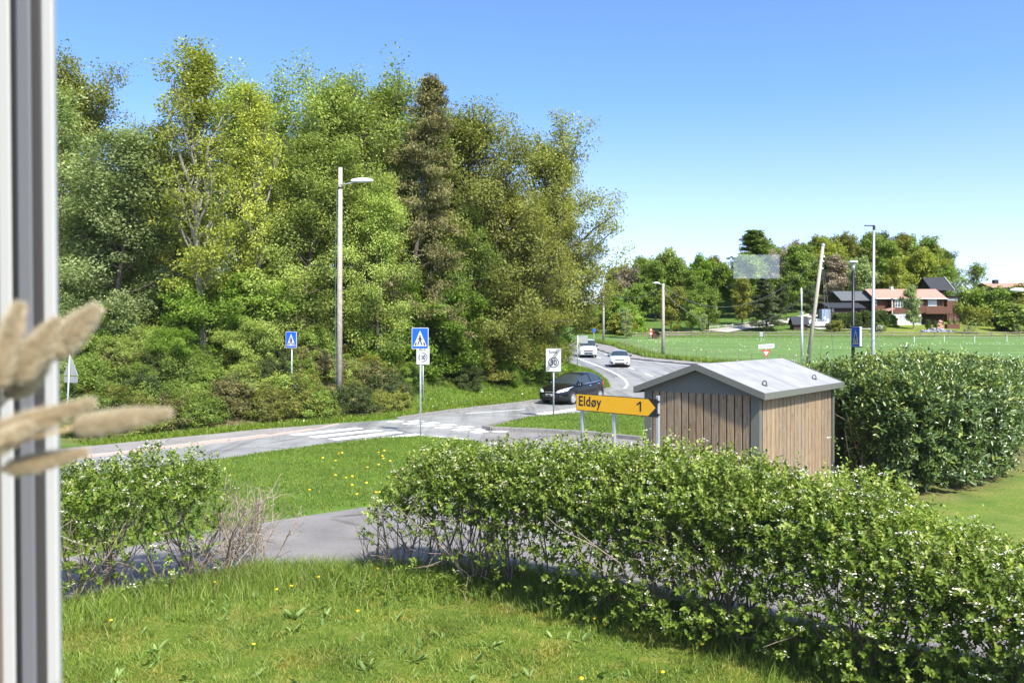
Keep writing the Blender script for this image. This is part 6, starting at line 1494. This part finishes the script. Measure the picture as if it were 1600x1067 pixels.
def glass_mat():
    t = NT('window_glass'); tr = t.n('ShaderNodeBsdfTransparent'); tr.inputs[0].default_value = (.985, .99, .985, 1)
    gl = t.n('ShaderNodeBsdfGlossy'); gl.inputs['Roughness'].default_value = .0; gl.inputs[0].default_value = (1, 1, 1, 1)
    mx = t.n('ShaderNodeMixShader'); mx.inputs[0].default_value = .05; t.l(tr.outputs[0], mx.inputs[1]); t.l(gl.outputs[0], mx.inputs[2]); return t.done(mx.outputs[0])
M['wglass'] = glass_mat()
if GLASS: MB().box2((wx(91), .0015, -.32), (wx(92) + 1.62, .0045, 1.22)).build('pane', M['wglass'], win)

# ---------------------------------------------------------------- dried bunny tails
def fuzz_mat():
    t = NT('dried_grass_fluff'); g = t.n('ShaderNodeNewGeometry'); c = t.ramp(g.outputs['Random Per Island'], [(0, (.46, .35, .2)), (.5, (.64, .55, .38)), (1, (.84, .79, .64))])
    b = t.bsdf(c, .8, spec=.15); tr = t.n('ShaderNodeBsdfTranslucent'); t.l(c, tr.inputs[0]); mx = t.n('ShaderNodeMixShader'); mx.inputs[0].default_value = .4; t.l(b, mx.inputs[1]); t.l(tr.outputs[0], mx.inputs[2]); return t.done(mx.outputs[0])
M['fluff'] = fuzz_mat(); M['fluff_core'] = mat('dried_seed_brown', (.38, .26, .15), .9, 0, .3, 60); M['dry_stem'] = mat('dry_stem', (.5, .38, .2), .7)
rg = np.random.default_rng(99)
VB = Vector((-.3, .42, 3.18))
for i, (b, tp_, wpx, Yp, lab) in enumerate([
    ((-14, 612), (30, 478), 50, .36, 'brown dried bunny tail pointing up at the far left edge'),
    ((14, 600), (88, 503), 50, .37, 'brown dried bunny tail leaning right across the window frame'),
    ((68, 560), (150, 484), 54, .41, 'palest dried bunny tail, tip highest and beyond the frame edge'),
    ((10, 622), (72, 556), 50, .385, 'short dark dried bunny tail below the upright ones'),
    ((-50, 695), (142, 630), 50, .36, 'long dried bunny tail lying level across the frame'),
    ((112, 668), (262, 645), 42, .35, 'dried bunny tail reaching farthest right over the view'),
    ((-30, 712), (46, 664), 38, .34, 'small pale dried bunny tail at the left edge under the long one'),
    ((4, 734), (134, 706), 34, .37, 'lowest dried bunny tail lying level near the roadside')]):
    a = P(b[0], b[1], Yp); e_ = P(tp_[0], tp_[1], Yp + .012); ax = e_ - a; L = ax.length; r = wpx / 2 / F0 * Yp
    t = thing('dried_grass_stem', lab, 'dried flower', a, 0, 'dried bunny tail grasses')
    axn = ax.normalized(); u = axn.cross(EZ).normalized() if abs(axn.z) < .95 else Vector((1, 0, 0)); v_ = axn.cross(u)
    def rad(s): return r * .52 * (math.sin(math.pi * min(1, s * .96 + .03) ** .75) ** .75)
    pts = [ax * s for s in np.linspace(0, 1, 12)]; core = MB().tube(pts, [max(.0004, rad(s)) for s in np.linspace(0, 1, 12)], 14).build('flower_head', M['fluff_core'], t, True)
    n_ = 6500; s = rg.uniform(0, 1, n_) ** .9; an = rg.uniform(0, 6.28, n_); rr_ = np.array([rad(k) for k in s])
    A = np.array(axn); Uu = np.array(u); Vw = np.array(v_); rd_ = np.cos(an)[:, None] * Uu + np.sin(an)[:, None] * Vw
    p0 = np.array(ax)[None] * s[:, None] + rd_ * rr_[:, None] * .8; dr = norm(rd_ * .75 + A * .9 + rg.normal(size=(n_, 3)) * .22); hl = (r * 1.15 * rg.uniform(.5, 1.15, n_) * (1.0 - .5 * s))[:, None]
    sd_ = norm(np.cross(dr, rg.normal(size=(n_, 3)))) * .00022; V = np.stack([p0 - sd_, p0 + sd_, p0 + dr * hl], 1).reshape(-1, 3); F = np.arange(3 * n_).reshape(n_, 3)
    link_mesh('fluff', np_mesh('fluff', V, F), M['fluff'], core)
    end = VB - a; MB().tube([Vector((0, 0, 0)), axn * -.03 + Vector((0, 0, -.004)), end * .5 + Vector((0, 0, .03)), end], .0011, 6).build('stalk', M['dry_stem'], t, True)
vs_ = thing('vase', 'slim ceramic vase below the picture holding the dried grasses', 'vase', VB - Vector((0, 0, .16)))
MB().lathe([(0, 0), (.035, 0), (.045, .06), (.03, .13), (.02, .17), (.017, .17), (.026, .12), (.04, .06), (0, .01)], n=24).build('body', M['white'], vs_, True)
RWL = MB().box2((-4, -3.2, .8), (1.13, -3.0, 6.2)).box2((1.43, -3.2, .8), (4, -3.0, 6.2)).box2((1.13, -3.2, .8), (1.43, -3.0, 3.86)).box2((1.13, -3.2, 4.0), (1.43, -3.0, 6.2)).build('interior_wall', M['wf_beige']); tag(RWL, kind='structure')  # unseen room wall; its slot is added to reflect pale in the pane
SL = MB().box2((-1.2, .2, 2.96), (1.6, .66, 3.02)).build('window_sill', M['wf_white']); tag(SL, 'white window sill below the picture under the vase', 'window sill')
